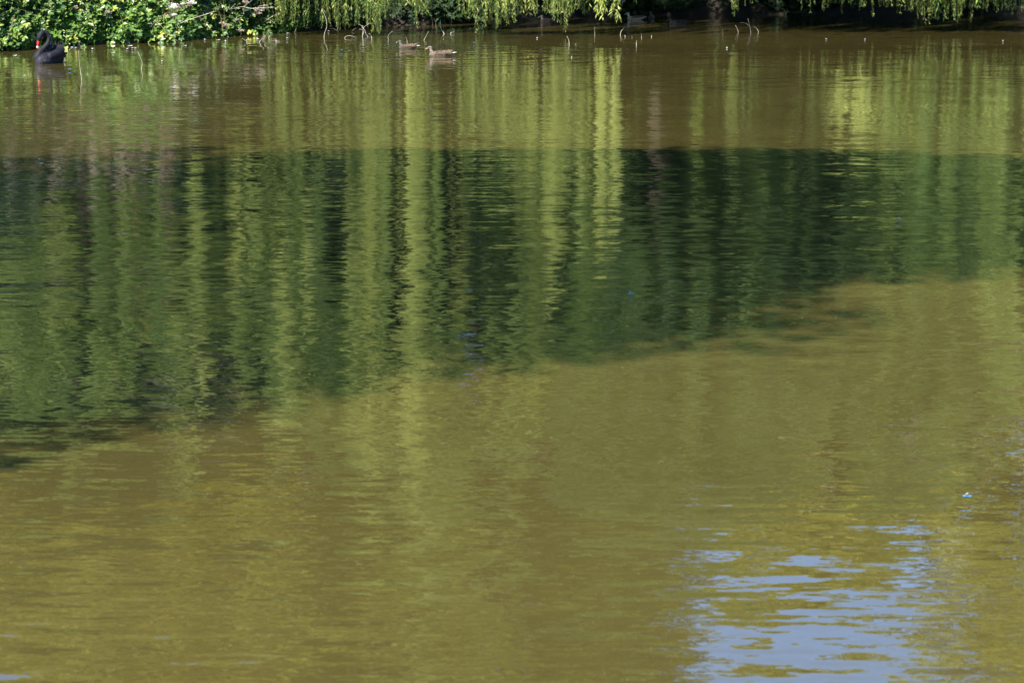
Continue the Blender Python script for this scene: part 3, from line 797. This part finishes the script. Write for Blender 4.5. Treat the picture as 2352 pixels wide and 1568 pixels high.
M_pale_tip = simple('pale_bill_tip', (0.6, 0.55, 0.45), 0.5)
M_yellow_bill = simple('yellow_green_bill', (0.75, 0.7, 0.06), 0.4)
M_tail = simple('whitish_tail', (0.62, 0.56, 0.48), 0.8, 0.2)
M_tail_feather = simple('dark_feather', (0.011, 0.010, 0.014), 0.7, 0.15)
M_wing_dark = simple('brown_feather', (0.04, 0.028, 0.02), 0.8, 0.2)
M_wing_edge = simple('buff_feather_edge', (0.17, 0.115, 0.07), 0.8, 0.1)

def feather_plate(L_, W_, curl, name, mat, parent, loc, heading, up):
    """one curved, pointed feather"""
    n = 6
    ts = np.linspace(0, 1, n)
    w = W_*np.sin(np.clip(ts*0.9+0.1, 0, 1)*math.pi)**0.6*0.5
    h = np.array(heading, float); h /= np.linalg.norm(h); u = np.array(up, float); s = np.cross(h, u); s /= np.linalg.norm(s); u = np.cross(s, h)
    V = []
    for t, ww in zip(ts, w):
        c = np.array(loc)+h*L_*t+u*curl*t*t
        V += [c-s*ww, c+u*W_*0.12, c+s*ww]
    F = []
    for i in range(n-1):
        a = i*3
        F += [(a, a+1, a+4), (a, a+4, a+3), (a+1, a+2, a+5), (a+1, a+5, a+4)]
    return mesh_np(name, V, F, mat, parent, smooth=True)

def swan():
    p = on_water(197, 254)
    root = empty('black_swan', tuple(p), 'black swan with a red bill and white bill band, bending its neck over the water', 'swan')
    th = math.radians(27)
    root.scale = (0.9, 1.0, 1.03)
    H = np.array([-math.sin(th), -math.cos(th), 0]); S = np.array([H[1], -H[0], 0])*-1
    c0 = np.array([0.02, 0.0, 0])
    def B(f, s, z): return c0+H*f+S*s+np.array([0, 0, z])
    body = []
    for f, z, rf, rs, rz in ((-0.38, .19, .05, .06, .05), (-0.31, .15, .09, .12, .12), (-0.20, .10, .13, .18, .16), (-0.05, .07, .15, .215, .185), (0.10, .06, .15, .215, .18), (0.22, .055, .13, .18, .16), (0.30, .05, .09, .14, .13)):
        q = B(f, 0, z)
        r_ = (rf+rs)/2
        body.append((*q, abs(H[0])*rf+abs(S[0])*rs if False else r_, r_, rz))
    wings = []
    for s_ in (-1, 1):
        wings.append([(*B(0.14, s_*.12, .13), .08, .08, .08), (*B(-0.02, s_*.15, .17), .09, .09, .08), (*B(-0.18, s_*.13, .215), .085, .085, .07), (*B(-0.32, s_*.07, .24), .05, .05, .04)])
    nk = [(-.165, -.27, .13, .085), (-.13, -.25, .20, .062), (-.065, -.20, .27, .048), (.0, -.16, .335, .043), (.035, -.135, .41, .039), (.038, -.13, .47, .036), (.01, -.14, .525, .035),
          (-.04, -.165, .552, .035), (-.08, -.19, .55, .042), (-.108, -.21, .51, .053), (-.135, -.225, .46, .050), (-.152, -.235, .42, .034)]
    path = smooth_path([q[:3] for q in nk], 3); rr = np.interp(np.linspace(0, 1, len(path)), np.linspace(0, 1, len(nk)), [q[3]*1.12 for q in nk])
    neck = [(*path[i], rr[i], rr[i], rr[i]) for i in range(len(path))]
    def colr(co):
        n = len(co); base = np.tile(np.array([0.009, 0.0085, 0.012]), (n, 1))
        f = (co-c0)@H
        br = np.clip((f-0.15)/0.2, 0, 1)*np.clip((0.2-co[:, 2])/0.12, 0, 1)
        w = rng.random(n)**2*br
        return base+w[:, None]*np.array([0.07, 0.06, 0.075])
    remesh('body', [(body, 8), (wings[0], 8), (wings[1], 8), (neck, 3)], 0.0095, M_black_plume, root, 5, colr)
    hd = np.array([-.152, -.235, .42]); tip = np.array([-.178, -.262, .262]); mid = hd*0.45+tip*0.55
    V, F = tube_np([hd+(hd-tip)*0.12, hd*.8+tip*.2, hd*.5+tip*.5, hd*.3+tip*.7], [.031, .027, .021, .018], 10)
    bill = mesh_np('bill', V, F, M_red, root, smooth=True)
    V, F = tube_np([hd*.31+tip*.69, hd*.22+tip*.78, hd*.12+tip*.88], [.0195, .0205, .018], 10); mesh_np('bill_band', V, F, M_billwhite, bill, smooth=True)
    V, F = tube_np([hd*.13+tip*.87, hd*.05+tip*.95, tip], [.017, .014, .006], 10); mesh_np('bill_tip', V, F, M_red, bill, smooth=True)
    for s_ in (-1, 1):
        e = np.array([-.128, -.222, .47])+S*s_*0.036+np.array([-.01, -.012, 0])
        bm = bmesh.new(); bmesh.ops.create_uvsphere(bm, u_segments=8, v_segments=6, radius=.0065)
        me = bpy.data.meshes.new('eye'); bm.to_mesh(me); bm.free(); me.materials.append(M_redeye)
        o = bpy.data.objects.new('eye', me); C.objects.link(o); o.parent = root; o.location = e
    # ruffled curled feathers over the back
    for k in range(46):
        f = random.uniform(-0.36, 0.06); s_ = random.uniform(-.14, .14)
        z = .265-0.10*max(0, -f-0.2)+random.uniform(-.02, .03)-abs(s_)*0.3
        feather_plate(random.uniform(.09, .17), random.uniform(.03, .05), random.uniform(.03, .10), 'feather', M_tail_feather, root, B(f+.04, s_, z-.02),
                      -H*1.0+S*random.uniform(-.6, .6)+np.array([0, 0, random.uniform(.1, .9)]), (0, 0, 1))
    for k in range(24):
        side = random.choice((-1, 1)); f = random.uniform(-.2, .12); z = random.uniform(.09, .2)
        feather_plate(random.uniform(.12, .2), .045, .01, 'feather', M_tail_feather, root, B(f, side*(.20-.12*max(0, -f)), z), -H+np.array([0, 0, .05])+S*side*-0.15, S*side)
swan()

def mallard(label, px, py, heading_deg, L_=0.55, bill=None, tip=None, dark=1.0, dist=None, head_up=0.0, head_turn=0.0, name='mallard', stripe=True, group='mallards swimming on the pond'):
    p = on_water(px, py)
    root = empty(name, tuple(p), label, 'duck', group)
    root.rotation_euler = (0, 0, math.radians(heading_deg))      # +x is the way it swims
    k = L_/0.55
    body = [(-.24, 0, .055, .03, .03, .02), (-.17, 0, .045, .05, .06, .045), (-.07, 0, .035, .07, .088, .072), (.04, 0, .03, .07, .09, .075), (.12, 0, .03, .055, .075, .068), (.16, 0, .035, .04, .055, .05)]
    hu = head_up
    neck = [(.145, 0, .06, .04, .042, .045), (.16, 0, .105, .030, .030, .03), (.165, 0, .14+hu, .028, .027, .028), (.175, 0, .168+hu, .036, .030, .033), (.20, 0, .165+hu, .028, .023, .024), (.222, 0, .155+hu, .016, .015, .014)]
    ch = [([tuple(v*k for v in q) for q in body], 6), ([tuple(v*k for v in q) for q in neck], 4)]
    def col(co):
        c = co/k; x, y, z = c[:, 0], c[:, 1], c[:, 2]; n = len(c)
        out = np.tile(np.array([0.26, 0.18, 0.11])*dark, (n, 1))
        # scalloped feathers: dark centres with buff edges
        w = np.sin(x*150+np.sin(y*170+z*120)*1.4)*np.sin(z*190+x*50)
        out[w > 0.05] = np.array([0.07, 0.045, 0.03])*dark
        back = (z > 0.075) & (x < .12)
        out[back] = out[back]*0.6
        hd = (z > 0.105) & (x > 0.1)
        g = np.tile(np.array([0.30, 0.25, 0.215])*dark, (n, 1))
        g[rng.random(n) < 0.3] *= 0.75
        zz = z-hu
        g[zz > 0.184] = np.array([0.075, 0.06, 0.055])*dark
        if stripe:
            st = (np.abs(zz-0.168) < 0.0055) & (x > 0.165); g[st] = np.array([0.05, 0.04, 0.035])*dark
        bk = x < 0.155; g[bk & (zz > 0.12)] *= 0.45
        out[hd] = g[hd]
        return out
    remesh('body', ch, 0.0055*k, M_duck, root, 3, col)
    b0 = np.array([.215, 0, .158+hu])*k
    V, F = tube_np([b0, b0+np.array([.02, 0, -.008])*k, b0+np.array([.042, 0, -.016])*k], np.array([.0125, .011, .011])*k, 8)
    V[:, 2] = b0[2]+(V[:, 2]-b0[2])*1.0
    bl = mesh_np('bill', V, F, bill or M_orange_bill, root, smooth=True)
    q0 = b0+np.array([.041, 0, -.0165])*k
    V, F = tube_np([q0, q0+np.array([.010, 0, -.003])*k, q0+np.array([.017, 0, -.005])*k], np.array([.0115, .011, .005])*k, 8)
    mesh_np('bill_tip', V, F, tip or M_pale_tip, bl, smooth=True)
    for s_ in (-1, 1):
        bm = bmesh.new(); bmesh.ops.create_uvsphere(bm, u_segments=8, v_segments=6, radius=.0045*k)
        me = bpy.data.meshes.new('eye'); bm.to_mesh(me); bm.free(); me.materials.append(M_eye)
        o = bpy.data.objects.new('eye', me); C.objects.link(o); o.parent = root; o.location = np.array([.193, s_*.026, .172+hu])*k
        # folded wing of overlapping feathers
        wv = []; mi = []
        for r_ in range(5):
            for c_ in range(7):
                fx = .085-c_*.042-r_*.011+random.uniform(-.009, .009); fz = .055+r_*.0135+.004*c_*0.3+random.uniform(-.004, .004); fy = s_*(.088-.012*r_-.002*abs(c_-2)**1.5*.9+0.006)
                L0, W0 = .06*random.uniform(.8, 1.2), .022*random.uniform(.8, 1.2)
                q = np.array([fx, fy, fz])
                nrm = np.array([0, s_*.8, .55]); h = np.array([-1, -s_*.04*c_*.3, -.10+.03*c_]); h /= np.linalg.norm(h); sd = np.cross(h, nrm); sd /= np.linalg.norm(sd)
                lift = nrm*0.003*(5-r_)*0.3
                for m_, sc_ in ((1, 1.0), (0, 0.72)):
                    off = nrm*0.0012*(1-m_)+lift
                    wv.append(np.array([q+off, q+h*L0*.5*sc_+sd*W0*.5*sc_+off, q+h*L0*sc_+off, q+h*L0*.5*sc_-sd*W0*.5*sc_+off])*k); mi += [m_, m_]
        V = np.vstack(wv); nq = len(wv); i_ = np.arange(nq)[:, None]*4
        F = np.concatenate([i_+np.array([[0, 1, 2]]), i_+np.array([[0, 2, 3]])], 1).reshape(-1, 3)
        mesh_np('wing', V, F, [M_wing_dark, M_wing_edge] if dark > 0.3 else [M_tail_feather, M_wing_dark], root, mi=mi)  # darkest birds get darker wings: shade put into the feather colour
    V, F = tube_np(np.array([[-.22, 0, .06], [-.27, 0, .072], [-.335, 0, .092]])*k, np.array([.022, .018, .004])*k, 6)
    V[:, 2] = (V[:, 2]-.07*k)*0.55+.07*k
    mesh_np('tail', V, F, M_tail if dark > 0.3 else M_wing_dark, root, smooth=True)  # tail colour darkened for shade in the same birds
    return root
mallard('dark brown female mallard with a grey pale-tipped bill, the left of the two in sunlight', 1628, 195, 160, 0.48, bill=M_grey_bill, dark=0.36)
mallard('light brown female mallard with a dull orange bill, the right of the two in sunlight', 1758, 226, 176, 0.55, bill=M_orange_bill, tip=M_orange_bill, dark=0.6)
mallard('mallard with a yellow bill and rusty breast in the deep shade', 2538, 80, 170, 0.55, bill=M_yellow_bill, dark=2.6)  # plumage and bill colours brightened to stand for a fleck of sun
mallard('mallard facing away just behind the yellow billed one in the shade', 2606, 74, 95, 0.5, bill=M_grey_bill, dark=0.7, head_up=0.01)
mallard('barely visible mallard feeding in the dark shade, rightmost of the mallards', 2708, 98, 174, 0.55, bill=M_grey_bill, dark=0.22, head_up=-0.05)  # plumage colour lowered to stand for the shade
mallard('half hidden mallard in shade behind the willow tips left of the yellow billed one', 2190, 90, 172, 0.5, bill=M_grey_bill, dark=0.25)  # shade put into the plumage colour here too

# ------------------------------------------------------------------ dead twigs standing out of the water
def twig(label, pts, r=0.006, mat=None, branches=(), group='dead twigs standing in the water', name='twig', Y=None, dip=True):
    """pts: pixels of the 4096-wide photograph, the first one at the water"""
    base = on_water(*pts[0]) if Y is None else at_dist(*pts[0], Y)
    Yb = base.y
    root = empty(name, tuple(base), label, 'twig', group)
    def path(ps):
        return [np.array(at_dist(x, y, Yb+0.02*math.sin(i*1.7)))-np.array(base) for i, (x, y) in enumerate(ps)]
    P = path(pts); 
    if dip: P = [P[0]+np.array([0, 0.0, -0.12])]+P
    sp = smooth_path(P, 3)
    r = r*0.72
    V, F = tube_np(sp, np.linspace(r*1.15, r*0.55, len(sp)), 5)
    mesh_np('stem', V, F, mat or M_twig, root, smooth=True)
    for b in branches:
        sp = smooth_path(path(b), 3); V, F = tube_np(sp, np.linspace(r*0.8, r*0.4, len(sp)), 5)
        mesh_np('side_branch', V, F, mat or M_twig, root, smooth=True)
    return root
def z2(l): return [(1024+x/2.297, y/2.297) for x, y in l]
def z3(l): return [(2048+x/2.297, y/2.297) for x, y in l]
def z1(l): return [(x/2.297, y/2.297) for x, y in l]
def z7(l): return [(1360+x/4.704, 60+y/4.704) for x, y in l]
def z6(l): return [(880+x/7.84, y/7.84) for x, y in l]
T = twig
T('tall pale curved twig in front of the willow curtain, tallest of the left twigs', z2([(625, 345), (632, 300), (650, 250), (645, 180), (620, 120), (600, 85)]), .008)
T('short kinked twig just right of the tall pale curved twig', z2([(755, 300), (750, 260), (730, 238)]), .006, branches=[z2([(748, 290), (718, 268), (655, 263)])])
T('thin dark arched twig touching the water at both ends left of the tall pale twig', z2([(410, 270), (430, 228), (462, 214), (485, 230), (495, 285)]), .005, M_twig_dark)
T('thin slanting twig under the willow, left of the dark arched twig', z2([(355, 300), (375, 250), (388, 205)]), .005)
T('small bent twig at the far left end of the willow curtain', z2([(293, 292), (300, 265), (312, 247)]), .005)
T('forked pale branch, the largest standing left of the mallards', z7([(423, 415), (430, 330), (435, 270), (430, 200)]), .009,
  branches=[z7([(425, 395), (442, 315), (400, 275), (363, 270)]), z7([(430, 260), (405, 205), (350, 177)])])
T('leaning forked twig crossing the forked pale branch', z7([(525, 410), (480, 350), (440, 250)]), .007,
  branches=[z7([(440, 250), (475, 212), (550, 165), (582, 162)]), z7([(478, 345), (485, 325), (440, 250)])])
T('low arched twig bowed over the water left of the forked branch', z7([(85, 440), (130, 400), (185, 393), (250, 408), (320, 432)]), .006)
T('thin curved twig rising behind the low arched twig', z7([(250, 358), (215, 325), (245, 290), (290, 255), (335, 245)]), .0045)
T('hooked twig right of the forked branch', z7([(600, 440), (592, 405), (570, 362), (535, 358)]), .006, branches=[z7([(600, 435), (575, 415), (540, 425)])])
T('sickle shaped twig between the forked branch and the left mallard', z7([(910, 470), (903, 405), (940, 345), (990, 310)]), .005)
T('short upright twig just behind the back of the left mallard', z7([(1265, 530), (1256, 465), (1240, 425)]), .006)
T('slanting twig leaning right between the two sunlit mallards', z7([(1580, 480), (1620, 405), (1665, 315)]), .006)
T('thick whitish twig, boldest of those right of the mallards', z7([(1960, 358), (1905, 275), (1890, 180), (1893, 100)]), .011)
T('thin straight twig beside the thick whitish twig', z7([(1945, 322), (1947, 280), (1945, 225)]), .005)
T('thin low slanting twig behind the thick whitish twig', z7([(1970, 255), (2010, 232), (2050, 203)]), .004, M_twig_dark)
T('stubby pale twig right of the thick whitish twig', z7([(2010, 332), (2022, 300), (2042, 285)]), .009)
T('short pale twig lying low at the foot of the knotted twig', z7([(2080, 353), (2110, 330), (2147, 320)]), .009)
T('tall thin knotted twig at the right end of the twigs by the mallards', z7([(2155, 322), (2120, 245), (2093, 200), (2100, 130), (2100, 70)]), .006)
T('thin crooked twig in shade left of the thick whitish twig', z7([(1735, 198), (1748, 160), (1728, 90), (1720, 20)]), .005, M_twig_dark)
T('short grey twig in shade between the crooked and the whitish twig', z7([(1805, 205), (1803, 165), (1796, 120)]), .006)
T('curved white twig right of the lowest willow tips', z3([(525, 412), (521, 370), (505, 335)]), .009)
T('short orange brown twig tip right of the curved white twig', z3([(582, 412), (592, 400)]), .008, M_twig_dark)
T('lone thin upright twig on the edge of the dark water', z3([(760, 318), (760, 285), (758, 253)]), .005)
T('pale knobbly twig standing in front of the yellow billed mallard', z3([(995, 322), (1003, 290), (1020, 268), (1034, 252)]), .009)
T('tiny twig stub right of the pale knobbly twig', z3([(1040, 340), (1037, 325)]), .008)
T('tiny brown twig stub farther right of the pale knobbly twig', z3([(1103, 345), (1102, 330)]), .006, M_twig_dark)
T('thin short twig on the shadow line left of its smallest neighbour', z3([(1190, 348), (1190, 330), (1188, 310)]), .005)
T('small pale stub at the right end of the row on the shadow line', z3([(1282, 338), (1282, 326)]), .008)
T('short white twig standing in the sunlit water in front of the row of stubs', z3([(1143, 412), (1143, 395), (1146, 375)]), .008)
T('tiny pale stub alone in the sunlit water nearest the camera', z3([(549, 530), (548, 515)]), .007)
T('thin faint twig at the left of the dark water twigs', z3([(1937, 318), (1937, 275)]), .004, M_twig_dark)
T('slanting grey twig in the dark water left of the tallest one', z3([(2080, 300), (2068, 265), (2053, 235)]), .006)
T('tallest twig in the dark water on the right, with a side shoot', z3([(2195, 300), (2182, 235), (2168, 172)]), .007, branches=[z3([(2178, 240), (2145, 214), (2098, 210)])])
T('thin curved twig at the right end of the dark water', z3([(2265, 297), (2248, 265), (2215, 238)]), .005)
T('long thin twig rising from the sunlit water right of the swan', z1([(750, 735), (738, 650), (728, 560), (722, 465)]), .006)
T('bowed twig standing alone in the sunlit water in front of the brambles', z1([(1298, 640), (1306, 585), (1290, 530), (1265, 480)]), .007)
T('short slanting twig below the dead grey stalks', z6([(850, 1328), (780, 1260), (690, 1203)]), .006)
T('brown stalk with forked white tip, leftmost of the broken stalks', z6([(1230, 1340), (1300, 1240), (1380, 1130)]), .008, branches=[])
T('broken stalk with a forked whitish tip in the middle of the broken stalks', z6([(1340, 1270), (1410, 1170), (1470, 1060), (1520, 990)]), .006,
  branches=[z6([(1520, 990), (1512, 950), (1520, 915)]), z6([(1520, 990), (1560, 960), (1580, 935)]), z6([(1410, 1170), (1400, 1110), (1410, 1075)])])
T('thin stalk slanting right at the right side of the broken stalks', z6([(1530, 1200), (1565, 1120), (1600, 1060)]), .006, branches=[z6([(1535, 1190), (1510, 1140), (1505, 1100)])])
T('brown slanting stalk between the broken stalks', z6([(1400, 1260), (1450, 1180), (1500, 1125)]), .005, M_twig_dark)
sp_ = twig('spiky tuft of dead shoots floating right of the broken stalks', z6([(1765, 1310), (1765, 1260), (1765, 1190)]), .005,
     branches=[z6([(1765, 1300), (1700, 1270), (1620, 1290)]), z6([(1765, 1300), (1720, 1225), (1630, 1230)]), z6([(1765, 1300), (1820, 1270), (1850, 1255)]), z6([(1765, 1300), (1830, 1300), (1885, 1300)]), z6([(1765, 1300), (1730, 1260), (1740, 1220)]), z6([(1765, 1310), (1700, 1330), (1670, 1325)])])
T('bare grey branch slanting over the shaded bramble', z6([(1395, 690), (1500, 610), (1680, 500), (1840, 425)]), .009, Y=56.6, dip=False, group='dead branches over the brambles')
T('thin grey branch running down under the slanting bare branch', z6([(1760, 775), (1640, 680), (1530, 622), (1400, 570)]), .006, Y=56.6, dip=False, group='dead branches over the brambles')
def ring(cx, cy, r, n=5): return [[(cx, cy), (cx+r*math.cos(a), cy+r*math.sin(a)*.7)] for a in np.linspace(0.3, 6.0, n)]
br = [z6([(740, 222), (830, 150), (900, 90), (1010, 5)]), z6([(740, 222), (600, 225), (490, 262), (340, 285), (110, 298)]), z6([(1190, 260), (1230, 200), (1330, 180), (1410, 175)]), z6([(720, 280), (740, 400), (750, 460)]), z6([(340, 270), (400, 210), (480, 120)])]
for cx, cy, r in ((1620, 240, 60), (1400, 175, 60), (1300, 330, 110), (1240, 420, 90), (580, 270, 60), (1060, 465, 60), (1350, 260, 90), (510, 610, 110)):
    br += [z6(q) for q in ring(cx, cy, r, 6)]
T('dead grey branch with dried heads reaching right over the brambles', z6([(740, 222), (850, 248), (1000, 272), (1180, 262), (1400, 238), (1600, 240)]), .007, Y=53.4, dip=False, branches=br, group='dead branches over the brambles')
T('long pale fallen cane slanting across the brambles', [(580+x/7.35, y/7.35) for x, y in ((1040, 690), (1300, 580), (1690, 460), (1960, 370), (2100, 330))], .008, Y=52.2, dip=False, group='dead branches over the brambles')
T('bent bare root arching low over the dark water on the right', [(3095, 8), (3130, 38), (3165, 50), (3210, 46), (3250, 28), (3280, 10)], .016, M_bark, Y=63.0, dip=False, group='dead branches over the brambles')  # dark bark material puts the shade on it into its colour
T('short white twig tuft hanging in the shade above the yellow billed mallard', [(2493, 0), (2490, 10), (2486, 26)], .008, Y=60, dip=False, branches=[[(2488, 6), (2480, 2)], [(2490, 12), (2500, 4)]], group='dead branches over the brambles')

# yellow leaves low over the water at the end of the brambles
def leaf_spray(label, pts, Y, k, tint, size=0.09):
    c = at_dist(*pts[0], Y)
    root = empty('leaf_spray', tuple(c), label, 'leaves', 'leaf sprays low over the water')
    for (x, y) in pts:
        q = np.array(at_dist(x, y, Y+random.uniform(-.04, .04)))-np.array(c)
        V, F = leaves_np(q[None], np.array([[random.uniform(-.6, .6), -.2, -.7]]), np.array([[random.uniform(-.4, .1), -1, .45]]), [size], [size*0.72])
        mesh_np('leaf', V, F, M_bramble, root, tint=np.full(4, tint))
leaf_spray('bright yellow leaves hanging just above the water at the end of the brambles', [(996, 118), (1003, 122), (992, 126), (1012, 132)], 55.6, 4, 1.0)
leaf_spray('pale green leaves beside the bright yellow ones above the water', [(1007, 117), (1018, 122), (1024, 120), (1030, 128)], 55.7, 4, 0.55)
leaf_spray('yellow-green leaves touching the water right beside the swan', [(252, 186), (262, 188), (272, 184), (270, 194)], 49.3, 4, 0.9, 0.08)
leaf_spray('two large green leaves in the shade between the hanging branches', [(1648, 74), (1655, 84), (1640, 77)], 58.5, 3, 0.4, 0.12)

# ------------------------------------------------------------------ floating feathers and damselflies
M_feather = simple('white_feather', (0.78, 0.78, 0.8), 0.7, 0.2)
def feather(label, px, py, L_=0.07, rot=0.0):
    p = on_water(px, py)
    root = empty('white_feather', (p.x, p.y, 0.006), label, 'feather', 'white feathers floating by the bank')
    root.rotation_euler = (0, 0, rot)
    t = np.linspace(-1, 1, 9); V = []
    for q in t:
        w = 0.35*L_*math.sqrt(max(0, 1-q*q))*(0.9+0.1*math.sin(q*9))
        V += [(q*L_/2, -w, .010+.012*q*q), (q*L_/2, 0, 0.002), (q*L_/2, w, .012+.010*q*q)]
    F = []
    for i in range(8):
        a = i*3; F += [(a, a+3, a+4), (a, a+4, a+1), (a+1, a+4, a+5), (a+1, a+5, a+2)]
    mesh_np('vane', V, F, M_feather, root, smooth=True)
    V, F = tube_np([(-L_*.62, 0, .004), (0, 0, .004), (L_*.48, 0, .008)], .0018, 4); mesh_np('quill', V, F, M_twig, root)
FE = [(372, 198, 'floating white feather right of the long red cane tips', .08), (60, 226, 'floating white feather left of the swan on the dark water', .09), (150, 215, 'tiny white feather just left of the breast of the swan', .05),
      (521, 187, 'largest white feather, floating in the middle of the bramble edge', .12), (510, 199, 'small white feather below and left of the largest one', .06), (532, 195, 'small white feather close under the largest one', .055),
      (543, 196, 'white feather right of the pair under the largest one', .06), (741, 186, 'pale feather at the tip of the long drooping cane', .07), (820, 161, 'bluish white feather by the bank left of the dead stalks', .06),
      (875, 163, 'white feather against the bank right of its bluish neighbour', .09), (900, 166, 'second white feather against the bank, the right one', .06), (290, 193, 'white feathers lodged at the foot of the leaves right of the swan', .09),
      (304, 194, 'small white feather lodged beside the larger one right of the swan', .06), (989, 164, 'small white feather left of the yellow leaves', .05), (1032, 159, 'white feather below the pale green leaves', .09),
      (1044, 134, 'bluish feather in the shade right of the yellow leaves', .06), (1152, 136, 'star shaped white feather right of the spiky dead tuft', .10), (1150, 155, 'white feather in front of the star shaped one', .06),
      (648, 248, 'tiny white speck of down alone in the sunlit water', .04), (1315, 127, 'small white feather under the willow curtain', .05), (2148, 155, 'tiny down feather right of the lowest willow tips', .035),
      (2907, 194, 'tiny down feather alone on the sunlit water at centre right', .04), (3305, 159, 'tiny down feather near the shadow edge, left of two', .04), (3460, 160, 'tiny down feather near the shadow edge, right of two', .035),
      (4012, 166, 'tiny down feather near the right edge of the water', .04)]
for k, (px, py, lb, L_) in enumerate(FE): feather(lb, px, py, L_*0.8, random.uniform(-.6, .6))
M_dblue = simple('damselfly_blue', (0.03, 0.30, 0.75), 0.3)
M_dblack = simple('damselfly_black', (0.01, 0.01, 0.015), 0.3)
mw, ntw, bw = node_mat('clear_wing'); bw.inputs['Base Color'].default_value = (0.7, 0.75, 0.8, 1); bw.inputs['Alpha'].default_value = 0.35; bw.inputs['Roughness'].default_value = 0.2
def damselfly(label, px, py, z, rot, k=1.0):
    p = on_water(px, py)
    d = (p-Vector((0, 0, HC))); t = (HC-z)/HC
    p = Vector((0, 0, HC))+d*t
    root = empty('damselfly', tuple(p), label, 'damselfly', 'blue damselflies over the water')
    root.rotation_euler = (0, 0, rot); root.scale = (k, k, k)
    V, F = tube_np([(-.020, 0, .002), (-.012, 0, .0015), (0, 0, 0)], [.0016, .0011, .0011], 6); mesh_np('abdomen', V, F, M_dblue, root)
    V, F = tube_np([(0, 0, 0), (.004, 0, .001), (.009, 0, .001)], [.0014, .0024, .0014], 8); mesh_np('thorax', V, F, M_dblue, root)
    V, F = tube_np([(.009, -.0022, .001), (.0102, 0, .001), (.009, .0022, .001)], [.0012, .0016, .0012], 6); mesh_np('head', V, F, M_dblack, root)
    for s_ in (-1, 1):
        for q in (0, 1):
            V, F = leaves_np(np.array([[.004-q*.002, 0, .003]]), np.array([[-.9+q*.5, s_*.5, .35]]), np.array([[0, 0, 1.]]), [.019], [.005], 0.02)
            mesh_np('wing', V, F, mw, root)
damselfly('turquoise blue damselfly above the sunlit water at the lower right', 3862, 1983, .03, 2.8, 1.25)
damselfly('blue damselfly perched by the forked pale branch', 1460, 122, .05, 0.2, 1.6)
damselfly('blue damselfly over the water left of the two mallards', 1368, 201, .04, 0.1, 1.6)
damselfly('blue damselfly over the water below right of the swan', 281, 278, .03, 0.0, 1.6)
damselfly('tiny blue damselfly right of the right sunlit mallard', 1897, 171, .03, 0.0, 1.4)
damselfly('blue damselfly over the black water on the right', 3446, 73, .04, 0.1, 1.6)
damselfly('blue damselfly in the shaded water at centre', 2518, 1174, .02, 3.1, 1.3)
damselfly('blue damselfly in the shaded water toward the right edge', 3592, 872, .02, 3.1, 1.3)
